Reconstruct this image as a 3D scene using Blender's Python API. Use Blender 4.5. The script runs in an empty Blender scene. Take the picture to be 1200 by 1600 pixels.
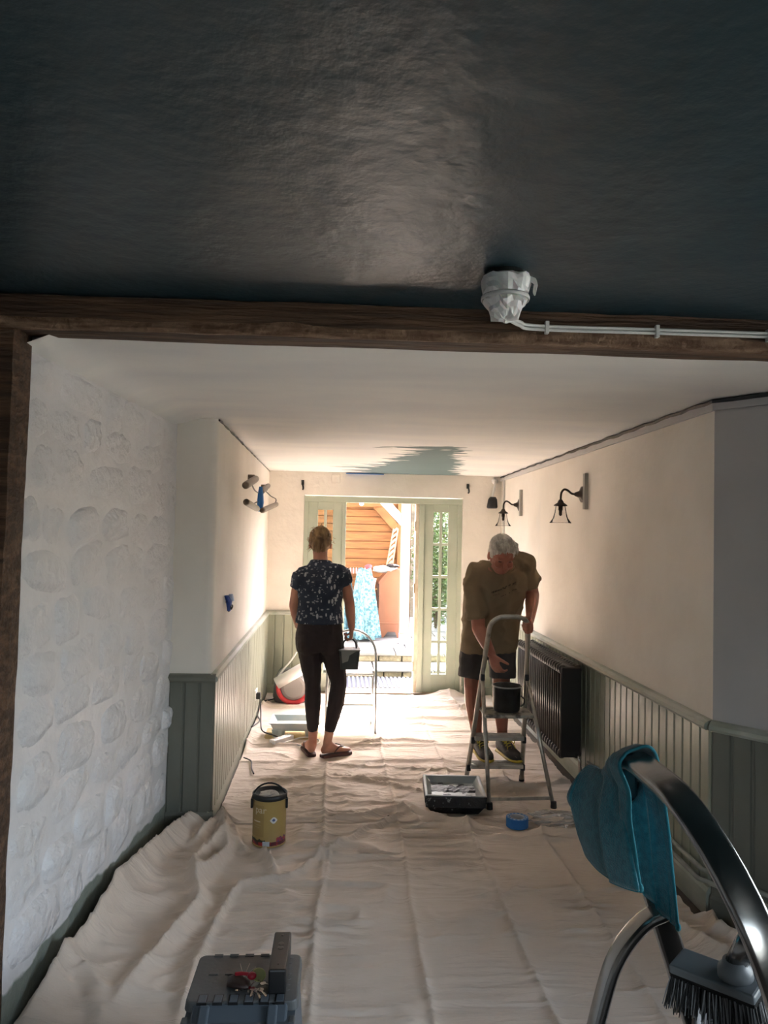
import bpy, bmesh, math, random
import numpy as np
from mathutils import Vector, Matrix

random.seed(7)
SC = bpy.context.scene
COL = SC.collection

# ------------------------------------------------------------------ camera
F = 1150.0
CAM = Vector((0, 0, 1.62))
PSI, TH, RHO = math.atan(64.3 / F), math.atan(36.3 / F), math.radians(1.15)
FW = Vector((math.sin(PSI) * math.cos(TH), math.cos(PSI) * math.cos(TH), math.sin(TH)))
R0 = Vector((math.cos(PSI), -math.sin(PSI), 0)); U0 = R0.cross(FW)
RT = math.cos(RHO) * R0 + math.sin(RHO) * U0
UP = -math.sin(RHO) * R0 + math.cos(RHO) * U0
cd = bpy.data.cameras.new('camera'); cam = bpy.data.objects.new('camera', cd); COL.objects.link(cam)
cd.sensor_fit = 'VERTICAL'; cd.sensor_height = 36.0; cd.lens = F * 36.0 / 1600.0
cd.clip_start = 0.02; cd.clip_end = 400
mw = Matrix((RT, UP, -FW)).transposed().to_4x4(); mw.translation = CAM
cam.matrix_world = mw
SC.camera = cam

# ------------------------------------------------------------------ world, sun, exposure
w = bpy.data.worlds.new('world'); SC.world = w; w.use_nodes = True
nt = w.node_tree; nt.nodes.clear()
sky = nt.nodes.new('ShaderNodeTexSky'); sky.sky_type = 'NISHITA'; sky.sun_disc = False
sky.sun_elevation = math.radians(48); sky.sun_rotation = math.radians(8); sky.air_density = 1.0; sky.dust_density = 4.0; sky.ozone_density = 0.6
hs = nt.nodes.new('ShaderNodeHueSaturation'); hs.inputs['Saturation'].default_value = 0.55
bg = nt.nodes.new('ShaderNodeBackground'); bg.inputs[1].default_value = 0.85
ow = nt.nodes.new('ShaderNodeOutputWorld')
tint = nt.nodes.new('ShaderNodeMix'); tint.data_type = 'RGBA'; tint.blend_type = 'MULTIPLY'; tint.inputs[0].default_value = 1.0; tint.inputs[7].default_value = (1.04, .965, 1.0, 1)
nt.links.new(sky.outputs[0], hs.inputs['Color']); nt.links.new(hs.outputs[0], tint.inputs[6]); nt.links.new(tint.outputs[2], bg.inputs[0]); nt.links.new(bg.outputs[0], ow.inputs[0])

sd = bpy.data.lights.new('sun', 'SUN'); sun = bpy.data.objects.new('sun', sd); COL.objects.link(sun)
sd.energy = 12.5; sd.angle = math.radians(1.0); sd.color = (1.0, 0.955, 0.89)
SUN_DIR = Vector((0.10, 0.64, 0.76)).normalized()          # towards the sun
sun.rotation_euler = SUN_DIR.to_track_quat('Z', 'Y').to_euler(); sun.location = (2, 14, 12)

def portal(name, loc, rot, sx, sy):
    l = bpy.data.lights.new(name, 'AREA'); l.shape = 'RECTANGLE'; l.size = sx; l.size_y = sy
    l.cycles.is_portal = True
    o = bpy.data.objects.new(name, l); COL.objects.link(o); o.location = loc; o.rotation_euler = rot
    return o
portal('doorway_portal', (0.42, 7.66, 1.0), (math.radians(90), 0, math.pi), 1.7, 2.0)
portal('rear_window_portal', (0.5, -2.62, 1.45), (math.radians(90), 0, 0), 1.2, 1.25)
portal('side_window_portal', (2.82, 1.0, 1.42), (0, math.radians(90), 0), 1.6, 2.1)

vs = SC.view_settings
vs.view_transform = 'Standard'; vs.look = 'None'; vs.gamma = 1.0; vs.use_curve_mapping = False
vs.exposure = 2.65
SC.cycles.max_bounces = 10; SC.cycles.diffuse_bounces = 7; SC.cycles.glossy_bounces = 4
SC.cycles.transparent_max_bounces = 12; SC.cycles.caustics_reflective = False; SC.cycles.caustics_refractive = False
SC.cycles.sample_clamp_indirect = 8.0

# ------------------------------------------------------------------ helpers
def at(px, py, Y):
    d = FW * F + RT * (px - 600) + UP * (800 - py)
    return CAM + d * (Y / d.y)
def onz(px, py, z=0.0):
    d = FW * F + RT * (px - 600) + UP * (800 - py)
    return CAM + d * ((z - CAM.z) / d.z)
V = Vector

def origin(o):
    p = V((0, 0, 0))
    while o is not None:
        p = p + o.location; o = o.parent
    return p

def tag(o, label=None, cat=None, group=None, kind=None):
    if label: o['label'] = label
    if cat: o['category'] = cat
    if group: o['group'] = group
    if kind: o['kind'] = kind
    return o

def empty(name, loc, label=None, cat=None, group=None, kind=None):
    o = bpy.data.objects.new(name, None); COL.objects.link(o); o.location = loc
    o.empty_display_size = 0.05
    return tag(o, label, cat, group, kind)

def copy_tree(o, parent=None):
    c = o.copy(); COL.objects.link(c); c.parent = parent
    for ch in [x for x in COL.objects if x.parent is o]:
        copy_tree(ch, c)
    return c

class MB:
    def __init__(s): s.v = []; s.f = []; s.m = []; s.cur = 0
    def add(s, vs, fs):
        n = len(s.v); s.v += [V(p) for p in vs]
        for f in fs: s.f.append([i + n for i in f]); s.m.append(s.cur)
        return s
    def box(s, c, size, R=None):
        c = V(c); hx, hy, hz = size[0] / 2, size[1] / 2, size[2] / 2
        ps = [V((x, y, z)) for x in (-hx, hx) for y in (-hy, hy) for z in (-hz, hz)]
        if R is not None: ps = [R @ p for p in ps]
        return s.add([c + p for p in ps], [(0, 1, 3, 2), (4, 6, 7, 5), (0, 4, 5, 1), (2, 3, 7, 6), (0, 2, 6, 4), (1, 5, 7, 3)])
    def bx(s, a, b):
        a, b = V(a), V(b)
        return s.box((a + b) / 2, [abs(b[i] - a[i]) for i in range(3)])
    def bar(s, p, q, wd, ht, side=None):
        """rectangular bar from p to q; wd along 'side', ht across"""
        p, q = V(p), V(q); d = (q - p); L = d.length; d.normalize()
        sd_ = V(side) if side is not None else (d.cross(V((0, 0, 1))) if abs(d.z) < .95 else V((1, 0, 0)))
        sd_ = (sd_ - d * sd_.dot(d)).normalized(); t = d.cross(sd_)
        R = Matrix((sd_, d, t)).transposed()
        return s.box((p + q) / 2, (wd, L, ht), R)
    def rings(s, rings, closed=True, cap=True):
        n = len(rings[0]); o = len(s.v)
        for r in rings: s.v += [V(p) for p in r]
        k = len(rings)
        for i in range(k - 1):
            for j in range(n if closed else n - 1):
                a = o + i * n + j; b = o + i * n + (j + 1) % n
                s.f.append([a, b, b + n, a + n]); s.m.append(s.cur)
        if cap and closed:
            s.f.append([o + j for j in range(n)][::-1]); s.m.append(s.cur)
            s.f.append([o + (k - 1) * n + j for j in range(n)]); s.m.append(s.cur)
        return s
    def frames(s, pts, hint=None):
        pts = [V(p) for p in pts]; out = []; nrm = V(hint) if hint is not None else None
        for i, p in enumerate(pts):
            t = (pts[min(i + 1, len(pts) - 1)] - pts[max(i - 1, 0)])
            t = t.normalized() if t.length > 1e-9 else V((0, 0, 1))
            if nrm is None: nrm = V((0, 0, 1)) if abs(t.z) < .9 else V((1, 0, 0))
            nn = nrm - t * nrm.dot(t)
            if nn.length < 1e-4: nn = t.orthogonal()
            nn.normalize(); out.append((p, t, nn, t.cross(nn)))
            if hint is None: nrm = nn
        return out
    def tube(s, pts, r, n=8, cap=True, hint=None, rb=None):
        fr = s.frames(pts, hint); rs = r if isinstance(r, (list, tuple)) else [r] * len(fr)
        rbs = rs if rb is None else (rb if isinstance(rb, (list, tuple)) else [rb] * len(fr))
        R = []
        for (p, t, a, b), ra, rb_ in zip(fr, rs, rbs):
            R.append([p + a * (ra * math.cos(2 * math.pi * j / n)) + b * (rb_ * math.sin(2 * math.pi * j / n)) for j in range(n)])
        return s.rings(R, True, cap)
    def sweep(s, pts, prof, hint):
        """sweep 2-D profile (along hint-normal, binormal)"""
        fr = s.frames(pts, hint)
        return s.rings([[p + a * u + b * v for (u, v) in prof] for (p, t, a, b) in fr], True, True)
    def lathe(s, c, prof, n=24, axis=(0, 0, 1), cap=True):
        c = V(c); ax = V(axis).normalized(); a = ax.orthogonal().normalized(); b = ax.cross(a)
        R = [[c + ax * z + a * (r * math.cos(2 * math.pi * j / n)) + b * (r * math.sin(2 * math.pi * j / n)) for j in range(n)] for r, z in prof]
        return s.rings(R, True, cap)
    def ell(s, c, rad, A=None, n=14, k=9):
        """ellipsoid; A = 3 axes"""
        c = V(c); A = A or (V((1, 0, 0)), V((0, 1, 0)), V((0, 0, 1)))
        R = []
        for i in range(1, k):
            t = math.pi * i / k
            R.append([c + A[0] * (rad[0] * math.sin(t) * math.cos(2 * math.pi * j / n)) + A[1] * (rad[1] * math.sin(t) * math.sin(2 * math.pi * j / n)) + A[2] * (-rad[2] * math.cos(t)) for j in range(n)])
        o = len(s.v); s.rings(R, True, False)
        lo = len(s.v); s.v.append(c - A[2] * rad[2]); hi = len(s.v); s.v.append(c + A[2] * rad[2])
        kk = len(R)
        for j in range(n):
            s.f.append([o + (j + 1) % n, o + j, lo]); s.m.append(s.cur)
            s.f.append([o + (kk - 1) * n + j, o + (kk - 1) * n + (j + 1) % n, hi]); s.m.append(s.cur)
        return s
    def cap_seg(s, p, ra, q, rb, n=12):
        p, q = V(p), V(q); d = q - p; L = d.length; d = d.normalized() if L > 1e-6 else V((0, 0, 1))
        a = d.orthogonal().normalized(); b = d.cross(a); R = []
        def ring(c, r): R.append([c + a * (r * math.cos(2 * math.pi * j / n)) + b * (r * math.sin(2 * math.pi * j / n)) for j in range(n)])
        for t in (80, 55, 28): ring(p - d * (ra * math.sin(math.radians(t))), ra * math.cos(math.radians(t)))
        ring(p, ra); ring(q, rb)
        for t in (28, 55, 80): ring(q + d * (rb * math.sin(math.radians(t))), rb * math.cos(math.radians(t)))
        return s.rings(R)
    def limb(s, pts, rad, n=12):
        for i in range(len(pts) - 1): s.cap_seg(pts[i], rad[i], pts[i + 1], rad[i + 1], n)
        return s
    def loft(s, secs, n=20):
        """secs: (centre, rx, ry, xaxis, yaxis)"""
        R = []
        for c, rx, ry, ax, ay in secs:
            c, ax, ay = V(c), V(ax).normalized(), V(ay).normalized()
            R.append([c + ax * (rx * math.copysign(abs(math.cos(t)) ** .85, math.cos(t))) + ay * (ry * math.copysign(abs(math.sin(t)) ** .85, math.sin(t))) for t in [2 * math.pi * j / n for j in range(n)]])
        return s.rings(R)
    def prism(s, poly, ext):
        ext = V(ext); poly = [V(p) for p in poly]
        return s.rings([poly, [p + ext for p in poly]])
    def build(s, name, mat, parent=None, smooth=False, bevel=0, label=None, cat=None, group=None, kind=None, org=None, segs=2):
        me = bpy.data.meshes.new(name)
        o = bpy.data.objects.new(name, me); COL.objects.link(o)
        base = V((0, 0, 0))
        if parent is not None: o.parent = parent; base = origin(parent)
        elif org is not None: base = V(org); o.location = base
        me.from_pydata([tuple(p - base) for p in s.v], [], s.f)
        ms = mat if isinstance(mat, (list, tuple)) else [mat]
        for m in ms: me.materials.append(m)
        if len(ms) > 1: me.polygons.foreach_set('material_index', s.m)
        bm = bmesh.new(); bm.from_mesh(me); bmesh.ops.recalc_face_normals(bm, faces=bm.faces); bm.to_mesh(me); bm.free()
        if smooth: me.polygons.foreach_set('use_smooth', [True] * len(me.polygons))
        me.update()
        if bevel:
            b = o.modifiers.new('bevel', 'BEVEL'); b.width = bevel; b.segments = segs; b.limit_method = 'ANGLE'; b.angle_limit = math.radians(40)
        return tag(o, label, cat, group, kind)

def autosmooth(o, deg=40):
    me = o.data
    me.polygons.foreach_set('use_smooth', [True] * len(me.polygons))
    bm = bmesh.new(); bm.from_mesh(me)
    for e in bm.edges:
        e.smooth = not (len(e.link_faces) == 2 and e.calc_face_angle(0) > math.radians(deg))
    bm.to_mesh(me); bm.free()
    return o

def spline(pts, k=8):
    pts = [V(p) for p in pts]; out = []
    P = [pts[0] * 2 - pts[1]] + pts + [pts[-1] * 2 - pts[-2]]
    for i in range(1, len(P) - 2):
        a, b, c, d = P[i - 1], P[i], P[i + 1], P[i + 2]
        for j in range(k):
            t = j / k
            out.append(.5 * ((2 * b) + (c - a) * t + (2 * a - 5 * b + 4 * c - d) * t * t + (3 * b - a - 3 * c + d) * t ** 3))
    out.append(pts[-1]); return out

# ------------------------------------------------------------------ noise (for real relief)
def _hash(ix, iy, seed):
    h = (ix.astype(np.int64) * 374761393 + iy.astype(np.int64) * 668265263 + seed * 1442695041) & 0x7fffffff
    h = ((h ^ (h >> 13)) * 1274126177) & 0x7fffffff
    return ((h ^ (h >> 16)) & 0xffff) / 65535.0
def vnoise(x, y, seed=0):
    x = np.asarray(x, float); y = np.asarray(y, float)
    ix = np.floor(x); iy = np.floor(y); fx = x - ix; fy = y - iy
    fx = fx ** 3 * (fx * (fx * 6 - 15) + 10); fy = fy ** 3 * (fy * (fy * 6 - 15) + 10)
    a = _hash(ix, iy, seed); b = _hash(ix + 1, iy, seed); c = _hash(ix, iy + 1, seed); d = _hash(ix + 1, iy + 1, seed)
    return a + (b - a) * fx + (c - a) * fy + (a - b - c + d) * fx * fy
def fbm(x, y, seed=0, o=4):
    s = 0; a = .5
    for i in range(o):
        s = s + a * vnoise(x, y, seed + i * 17); x = x * 2.03 + 5.1; y = y * 2.03 + 3.7; a *= .5
    return s
def ridged(x, y, seed=0): return 1 - np.abs(2 * vnoise(x, y, seed) - 1)

# ------------------------------------------------------------------ materials
def mat(name, col, rough=.6, metal=0.0, col2=None, nscale=4, stretch=(1, 1, 1), nlo=.4, nhi=.65, bump=0.0, bscale=60, bstretch=(1, 1, 1), bdist=.01, spec=.5, sheen=0, subs=0, detail=5):
    m = bpy.data.materials.new(name); m.use_nodes = True; t = m.node_tree; N = t.nodes; L = t.links
    b = N['Principled BSDF']; b.inputs['Base Color'].default_value = (*col, 1); b.inputs['Roughness'].default_value = rough; b.inputs['Metallic'].default_value = metal
    b.inputs['Specular IOR Level'].default_value = spec
    if sheen: b.inputs['Sheen Weight'].default_value = sheen
    if subs: b.inputs['Subsurface Weight'].default_value = subs; b.inputs['Subsurface Scale'].default_value = .01
    tc = N.new('ShaderNodeTexCoord')
    if col2 is not None:
        mp = N.new('ShaderNodeMapping'); mp.inputs['Scale'].default_value = stretch; L.new(tc.outputs['Object'], mp.inputs[0])
        n = N.new('ShaderNodeTexNoise'); n.inputs['Scale'].default_value = nscale; n.inputs['Detail'].default_value = detail; L.new(mp.outputs[0], n.inputs['Vector'])
        r = N.new('ShaderNodeMapRange'); r.inputs[1].default_value = nlo; r.inputs[2].default_value = nhi; L.new(n.outputs['Fac'], r.inputs[0])
        mx = N.new('ShaderNodeMix'); mx.data_type = 'RGBA'; mx.inputs[6].default_value = (*col, 1); mx.inputs[7].default_value = (*col2, 1)
        L.new(r.outputs[0], mx.inputs[0]); L.new(mx.outputs[2], b.inputs['Base Color'])
        m['mixnode'] = mx.name
    if bump:
        mp2 = N.new('ShaderNodeMapping'); mp2.inputs['Scale'].default_value = bstretch; L.new(tc.outputs['Object'], mp2.inputs[0])
        n2 = N.new('ShaderNodeTexNoise'); n2.inputs['Scale'].default_value = bscale; n2.inputs['Detail'].default_value = 6; L.new(mp2.outputs[0], n2.inputs['Vector'])
        bp = N.new('ShaderNodeBump'); bp.inputs['Strength'].default_value = bump; bp.inputs['Distance'].default_value = bdist
        L.new(n2.outputs['Fac'], bp.inputs['Height']); L.new(bp.outputs[0], b.inputs['Normal'])
    return m

def node_mask(m, fn):
    """fn(nodes, links, xyz-sockets, noise factory) -> (factor socket); returns helper tuple"""
    t = m.node_tree; N = t.nodes; L = t.links
    tc = N.new('ShaderNodeTexCoord'); sp = N.new('ShaderNodeSeparateXYZ'); L.new(tc.outputs['Object'], sp.inputs[0])
    def math_(op, a, b=None, clamp=False):
        n = N.new('ShaderNodeMath'); n.operation = op; n.use_clamp = clamp
        for i, q in enumerate((a, b)):
            if q is None: continue
            if isinstance(q, (int, float)): n.inputs[i].default_value = q
            else: L.new(q, n.inputs[i])
        return n.outputs[0]
    def noise(scale, stretch=(1, 1, 1), detail=4):
        mp = N.new('ShaderNodeMapping'); mp.inputs['Scale'].default_value = stretch; L.new(tc.outputs['Object'], mp.inputs[0])
        n = N.new('ShaderNodeTexNoise'); n.inputs['Scale'].default_value = scale; n.inputs['Detail'].default_value = detail; L.new(mp.outputs[0], n.inputs['Vector'])
        return n.outputs['Fac']
    return fn(math_, noise, sp.outputs[0], sp.outputs[1], sp.outputs[2])

def overlay(m, fac, col, rough=None):
    """mix a second paint colour over the material's base colour by fac"""
    t = m.node_tree; N = t.nodes; L = t.links; b = N['Principled BSDF']
    mx = N.new('ShaderNodeMix'); mx.data_type = 'RGBA'; mx.inputs[7].default_value = (*col, 1)
    bc = b.inputs['Base Color']
    if bc.is_linked: L.new(bc.links[0].from_socket, mx.inputs[6])
    else: mx.inputs[6].default_value = bc.default_value
    L.new(fac, mx.inputs[0]); L.new(mx.outputs[2], bc)

def s2l(*c):
    return tuple(((v / 255) / 12.92 if v / 255 <= .04045 else ((v / 255 + .055) / 1.055) ** 2.4) for v in c)

MT = {}
MT['dark_ceiling'] = mat('dark_ceiling_paint', (.011, .034, .046), .40, col2=(.028, .050, .062), nscale=2.2, nlo=.35, nhi=.7, bump=.42, bscale=22, bdist=.010)
MT['ceiling'] = mat('white_ceiling_paint', (.87, .865, .84), .75, col2=(.76, .765, .77), nscale=1.5, stretch=(.8, 2.4, 1), nlo=.35, nhi=.72, bump=.25, bscale=18, bdist=.006)
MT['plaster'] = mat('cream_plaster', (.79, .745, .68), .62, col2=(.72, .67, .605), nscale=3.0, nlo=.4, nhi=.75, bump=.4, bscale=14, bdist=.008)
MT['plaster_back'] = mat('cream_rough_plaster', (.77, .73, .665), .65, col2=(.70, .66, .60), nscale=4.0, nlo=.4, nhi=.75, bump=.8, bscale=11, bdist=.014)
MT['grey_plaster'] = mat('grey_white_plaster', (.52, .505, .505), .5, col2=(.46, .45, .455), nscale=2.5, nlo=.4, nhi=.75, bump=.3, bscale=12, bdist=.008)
MT['stone_paint'] = mat('painted_rubble', (.75, .733, .745), .36, col2=(.70, .685, .69), nscale=5, nlo=.35, nhi=.75, bump=.7, bscale=13, bdist=.018)
MT['stone_face'] = mat('painted_stone_face', (.75, .733, .745), .30, col2=(.70, .685, .69), nscale=5, nlo=.35, nhi=.75, bump=1.0, bscale=24, bdist=.022)
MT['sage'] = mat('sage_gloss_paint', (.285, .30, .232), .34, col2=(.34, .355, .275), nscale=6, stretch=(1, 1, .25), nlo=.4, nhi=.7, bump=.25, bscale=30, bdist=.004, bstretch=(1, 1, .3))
MT['sage_shaded'] = mat('sage_shaded_paint', (.140, .142, .115), .42, col2=(.180, .182, .150), nscale=6, stretch=(1, 1, .25), nlo=.4, nhi=.7, bump=.25, bscale=30, bdist=.004)  # same sage paint, darkened to put shade on pier and splayed wall
MT['door_sage'] = mat('door_sage_paint', (.40, .45, .36), .4, col2=(.45, .49, .40), nscale=5, nlo=.4, nhi=.7, bump=.12, bscale=30, bdist=.003)
MT['rail'] = mat('rail_pale_sage', (.44, .46, .41), .42, col2=(.33, .36, .30), nscale=9, stretch=(1, .4, 1), nlo=.45, nhi=.65, bump=.2, bscale=40, bdist=.003)
MT['beam'] = mat('old_oak', (.055, .028, .014), .75, col2=(.16, .085, .045), nscale=7, stretch=(.35, 3, 6), nlo=.42, nhi=.72, bump=1.0, bscale=24, bdist=.02, bstretch=(.25, 2, 3))
MT['beam_edge'] = mat('splintered_oak', (.12, .06, .03), .8, col2=(.30, .19, .12), nscale=16, stretch=(.5, 2, 3), nlo=.4, nhi=.7, bump=1.0, bscale=40, bdist=.02)
MT['cloth'] = mat('cotton_dust_sheet', (.63, .53, .44), .9, col2=(.70, .60, .51), nscale=2.5, nlo=.35, nhi=.7, bump=.25, bscale=320, bdist=.002, sheen=.2)
MT['floor'] = mat('dark_floor', (.11, .085, .065), .6, col2=(.07, .055, .045), nscale=6, bump=.2)
MT['black_iron'] = mat('black_radiator_paint', (.010, .0095, .010), .32, bump=.1, bscale=80, bdist=.002)
MT['black_plastic'] = mat('black_plastic', (.012, .012, .013), .4, bump=.1, bscale=150, bdist=.001)
MT['steel'] = mat('polished_aluminium', (.40, .39, .38), .22, 1.0, col2=(.30, .29, .285), nscale=14, nlo=.4, nhi=.7, bump=.08, bscale=60, bdist=.002)
MT['dull_alu'] = mat('dull_aluminium', (.52, .50, .46), .38, .85, col2=(.33, .30, .26), nscale=22, nlo=.5, nhi=.72, bump=.15, bscale=90, bdist=.002)
MT['white_metal'] = mat('white_enamel', (.74, .74, .72), .35)
MT['white_plastic'] = mat('white_plastic', (.72, .71, .69), .45)
MT['grey_pipe'] = mat('painted_pipe', (.33, .34, .30), .35, col2=(.22, .23, .21), nscale=12)
MT['oak_ext'] = mat('larch_board', (.24, .098, .026), .65, col2=(.12, .045, .014), nscale=5, stretch=(.5, 2, 5), nlo=.42, nhi=.75, bump=.4, bscale=16, bdist=.006, bstretch=(.5, 2, 5))
MT['timber'] = mat('pale_timber', (.36, .28, .20), .7, col2=(.28, .20, .13), nscale=5, stretch=(3, 3, .4), nlo=.4, nhi=.75)
MT['timber_orange'] = mat('oak_rafter', (.24, .10, .03), .7, col2=(.16, .065, .02), nscale=6, stretch=(1, 1, 1), nlo=.4, nhi=.75)
MT['white_paint'] = mat('white_gloss', (.50, .50, .50), .4)
MT['paving'] = mat('pale_paving', (.20, .197, .19), .8, col2=(.14, .138, .134), nscale=6, bump=.3, bscale=30)
MT['step_stone'] = mat('honey_stone', (.22, .19, .13), .85, col2=(.12, .105, .07), nscale=9, bump=.9, bscale=24, bdist=.02)
def glass(name, tint=(1, 1, 1), gloss=.12, rough=.02, tr=.9):
    m = bpy.data.materials.new(name); m.use_nodes = True; t = m.node_tree; N = t.nodes; L = t.links; N.clear()
    o = N.new('ShaderNodeOutputMaterial'); a = N.new('ShaderNodeBsdfTransparent'); a.inputs[0].default_value = (*[c * tr for c in tint], 1)
    g = N.new('ShaderNodeBsdfGlossy'); g.inputs['Roughness'].default_value = rough
    f = N.new('ShaderNodeLayerWeight'); f.inputs[0].default_value = gloss
    mx = N.new('ShaderNodeMixShader'); L.new(f.outputs['Fresnel'], mx.inputs[0]); L.new(a.outputs[0], mx.inputs[1]); L.new(g.outputs[0], mx.inputs[2]); L.new(mx.outputs[0], o.inputs[0])
    return m
MT['glass'] = glass('window_glass', (.95, 1, .97), .3)
MT['lamp_glass'] = glass('clear_lamp_glass', (1, 1, 1), .10, .05, .96)
MT['film'] = glass('clear_plastic_film', (1, 1, 1), .16, .10, .97)
_t = MT['film'].node_tree; _o = [n for n in _t.nodes if n.type == 'OUTPUT_MATERIAL'][0]; _s = _o.inputs[0].links[0].from_socket
_d = _t.nodes.new('ShaderNodeBsdfPrincipled'); _d.inputs['Base Color'].default_value = (.8, .82, .84, 1); _d.inputs['Roughness'].default_value = .15
_m = _t.nodes.new('ShaderNodeMixShader'); _m.inputs[0].default_value = .30; _t.links.new(_s, _m.inputs[1]); _t.links.new(_d.outputs[0], _m.inputs[2]); _t.links.new(_m.outputs[0], _o.inputs[0])
def add_wrinkle_bump(m):
    t = m.node_tree; N = t.nodes; L = t.links; b = N['Principled BSDF']; old = b.inputs['Normal'].links[0].from_socket
    tc = N.new('ShaderNodeTexCoord'); prev = old
    for sc, st, dist, strg in ((5, (.55, 3.2, 1), .018, .5), (14, (.5, 3.0, 1), .006, .3)):
        mp = N.new('ShaderNodeMapping'); mp.inputs['Scale'].default_value = st; mp.inputs['Rotation'].default_value = (0, 0, .06); L.new(tc.outputs['Object'], mp.inputs[0])
        n = N.new('ShaderNodeTexNoise'); n.noise_dimensions = '3D'; n.inputs['Scale'].default_value = sc; n.inputs['Detail'].default_value = 4; n.inputs['Distortion'].default_value = .8; L.new(mp.outputs[0], n.inputs['Vector'])
        a = N.new('ShaderNodeMath'); a.operation = 'SUBTRACT'; a.inputs[1].default_value = .5; L.new(n.outputs['Fac'], a.inputs[0])
        c = N.new('ShaderNodeMath'); c.operation = 'ABSOLUTE'; L.new(a.outputs[0], c.inputs[0])
        d = N.new('ShaderNodeMath'); d.operation = 'POWER'; d.inputs[1].default_value = .6; L.new(c.outputs[0], d.inputs[0])
        bp = N.new('ShaderNodeBump'); bp.inputs['Strength'].default_value = strg; bp.inputs['Distance'].default_value = dist; bp.invert = True
        L.new(d.outputs[0], bp.inputs['Height']); L.new(prev, bp.inputs['Normal']); prev = bp.outputs[0]
    L.new(prev, b.inputs['Normal'])
add_wrinkle_bump(MT['cloth'])

# ================================================================== THE ROOM SHELL
ZC, ZD = 2.25, 2.33          # white ceiling, dark ceiling
YB = 7.5                     # back wall face
XR = 1.63                    # right wall face
LA, LB = V((-1.03, 2.40, 0)), V((-.92, 4.10, 0))       # stone wall line
FA, FB = V((-.70, 4.10, 0)), V((-.75, YB, 0))          # far left wall line
SA, SB = V((XR, 3.15, 0)), V((2.28, 2.34, 0))          # splayed wall on the right

b = MB(); b.bx((-2.4, -2.75, -.12), (2.95, 7.62, 0)); b.build('floor', MT['floor'], kind='structure', label='dark floor under the dust sheets', cat='floor')

def height_grid(name, nu, nv, fn, m, backing=None, **kw):
    mb = MB(); R = []
    for i in range(nu + 1):
        for j in range(nv + 1): mb.v.append(V(fn(i / nu, j / nv)))
    for i in range(nu):
        for j in range(nv):
            a = i * (nv + 1) + j; mb.f.append([a, a + 1, a + nv + 2, a + nv + 1]); mb.m.append(0)
    if backing: backing(mb)
    o = mb.build(name, m, **kw)
    o.data.polygons.foreach_set('use_smooth', [k < nu * nv for k in range(len(o.data.polygons))])
    return o

def ceil_fn(u, v):
    x = -1.40 + 3.9 * u; y = 2.36 + 5.2 * v
    z = ZC + .012 * (float(fbm(x * 1.5, y * 1.5, 3)) - .5)
    # plaster coves down where it meets the old stone wall
    wl = LA.x + (LB.x - LA.x) * (y - LA.y) / (LB.y - LA.y)
    if y < 4.25:
        d = x - wl; z -= .05 * math.exp(-(max(d, 0) / .09) ** 2) * min(1, max(0, (4.25 - y) / .2))
    return (x, y, z)
height_grid('ceiling', 90, 110, ceil_fn, MT['ceiling'], lambda mb: mb.bx((-1.5, 2.3, ZC + .03), (2.6, 7.85, ZC + .3)), kind='structure', label='low white-painted ceiling of the far room', cat='ceiling')
def patch(mth, noise, x, y, z):
    n1 = mth('SUBTRACT', noise(1.0, (1.6, 11, 1), 3), .5)
    n2 = mth('SUBTRACT', noise(1.0, (2.0, 14, 3), 4), .5)
    # ragged strokes: left edge runs from (-.1,7.5) to (.6,5), right edge from (1.25,7.4) to (.8,5)
    left = mth('SUBTRACT', x, mth('ADD', mth('MULTIPLY', mth('SUBTRACT', 7.5, y), .23), .02))
    left = mth('ADD', left, mth('MULTIPLY', n1, 1.5))
    right = mth('SUBTRACT', mth('SUBTRACT', 1.18, mth('MULTIPLY', mth('SUBTRACT', 7.5, y), .15)), x)
    right = mth('ADD', right, mth('MULTIPLY', n2, .55))
    near = mth('SUBTRACT', y, mth('ADD', 5.05, mth('MULTIPLY', n2, .25)))
    f = mth('MINIMUM', mth('MINIMUM', left, right), near)
    return mth('MULTIPLY', f, 60, True)
overlay(MT['ceiling'], node_mask(MT['ceiling'], patch), (.115, .175, .185))

def dark_fn(u, v):
    x = -2.4 + 5.35 * u; y = -2.7 + 4.97 * v
    z = ZD + .016 * (float(fbm(x * 2.2, y * 2.2, 9)) - .5) + .006 * (float(fbm(x * 9, y * 7, 11, 3)) - .5)
    return (x, y, z)
height_grid('ceiling', 150, 140, dark_fn, MT['dark_ceiling'], lambda mb: mb.bx((-2.5, -2.8, ZD + .03), (3.05, 2.42, ZD + .3)), kind='structure', label='near-black navy painted ceiling of the nearer room', cat='ceiling')

# ---- stone wall on the left
WN = (LB - LA).cross(V((0, 0, 1))).normalized()
if WN.x < 0: WN = -WN
WL = (LB - LA).length; WU = (LB - LA).normalized()
def stone_h(s, z): return .020 * (float(fbm(s * 4, z * 4, 21)) - .5) + .010 * (float(fbm(s * 1.1, z * 1.3, 5, 2)) - .5)
def stone_fn(u, v):
    s = u * WL; z = v * (ZC + .02)
    return LA + WU * s + V((0, 0, z)) + WN * stone_h(s, z)
def stone_back(mb):
    mb.prism([LA - WN * .03, LB - WN * .03 + WU * .05, LB - WN * .5 + WU * .05, LA - WN * .5], (0, 0, ZC + .1))
wall_stone = height_grid('wall_left', 70, 90, stone_fn, MT['stone_paint'], stone_back, kind='structure', label='white-painted rubble stone wall with bare green band at its foot', cat='wall')
def band(mth, noise, x, y, z):
    e = mth('ADD', mth('SUBTRACT', .175, z), mth('MULTIPLY', mth('SUBTRACT', noise(4, (1, 1, 1), 6), .5), .16))
    return mth('MULTIPLY', e, 90, True)
for k in ('stone_paint', 'stone_face'):
    overlay(MT[k], node_mask(MT[k], band), (.22, .245, .21))
rs = random.Random(5)
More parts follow.
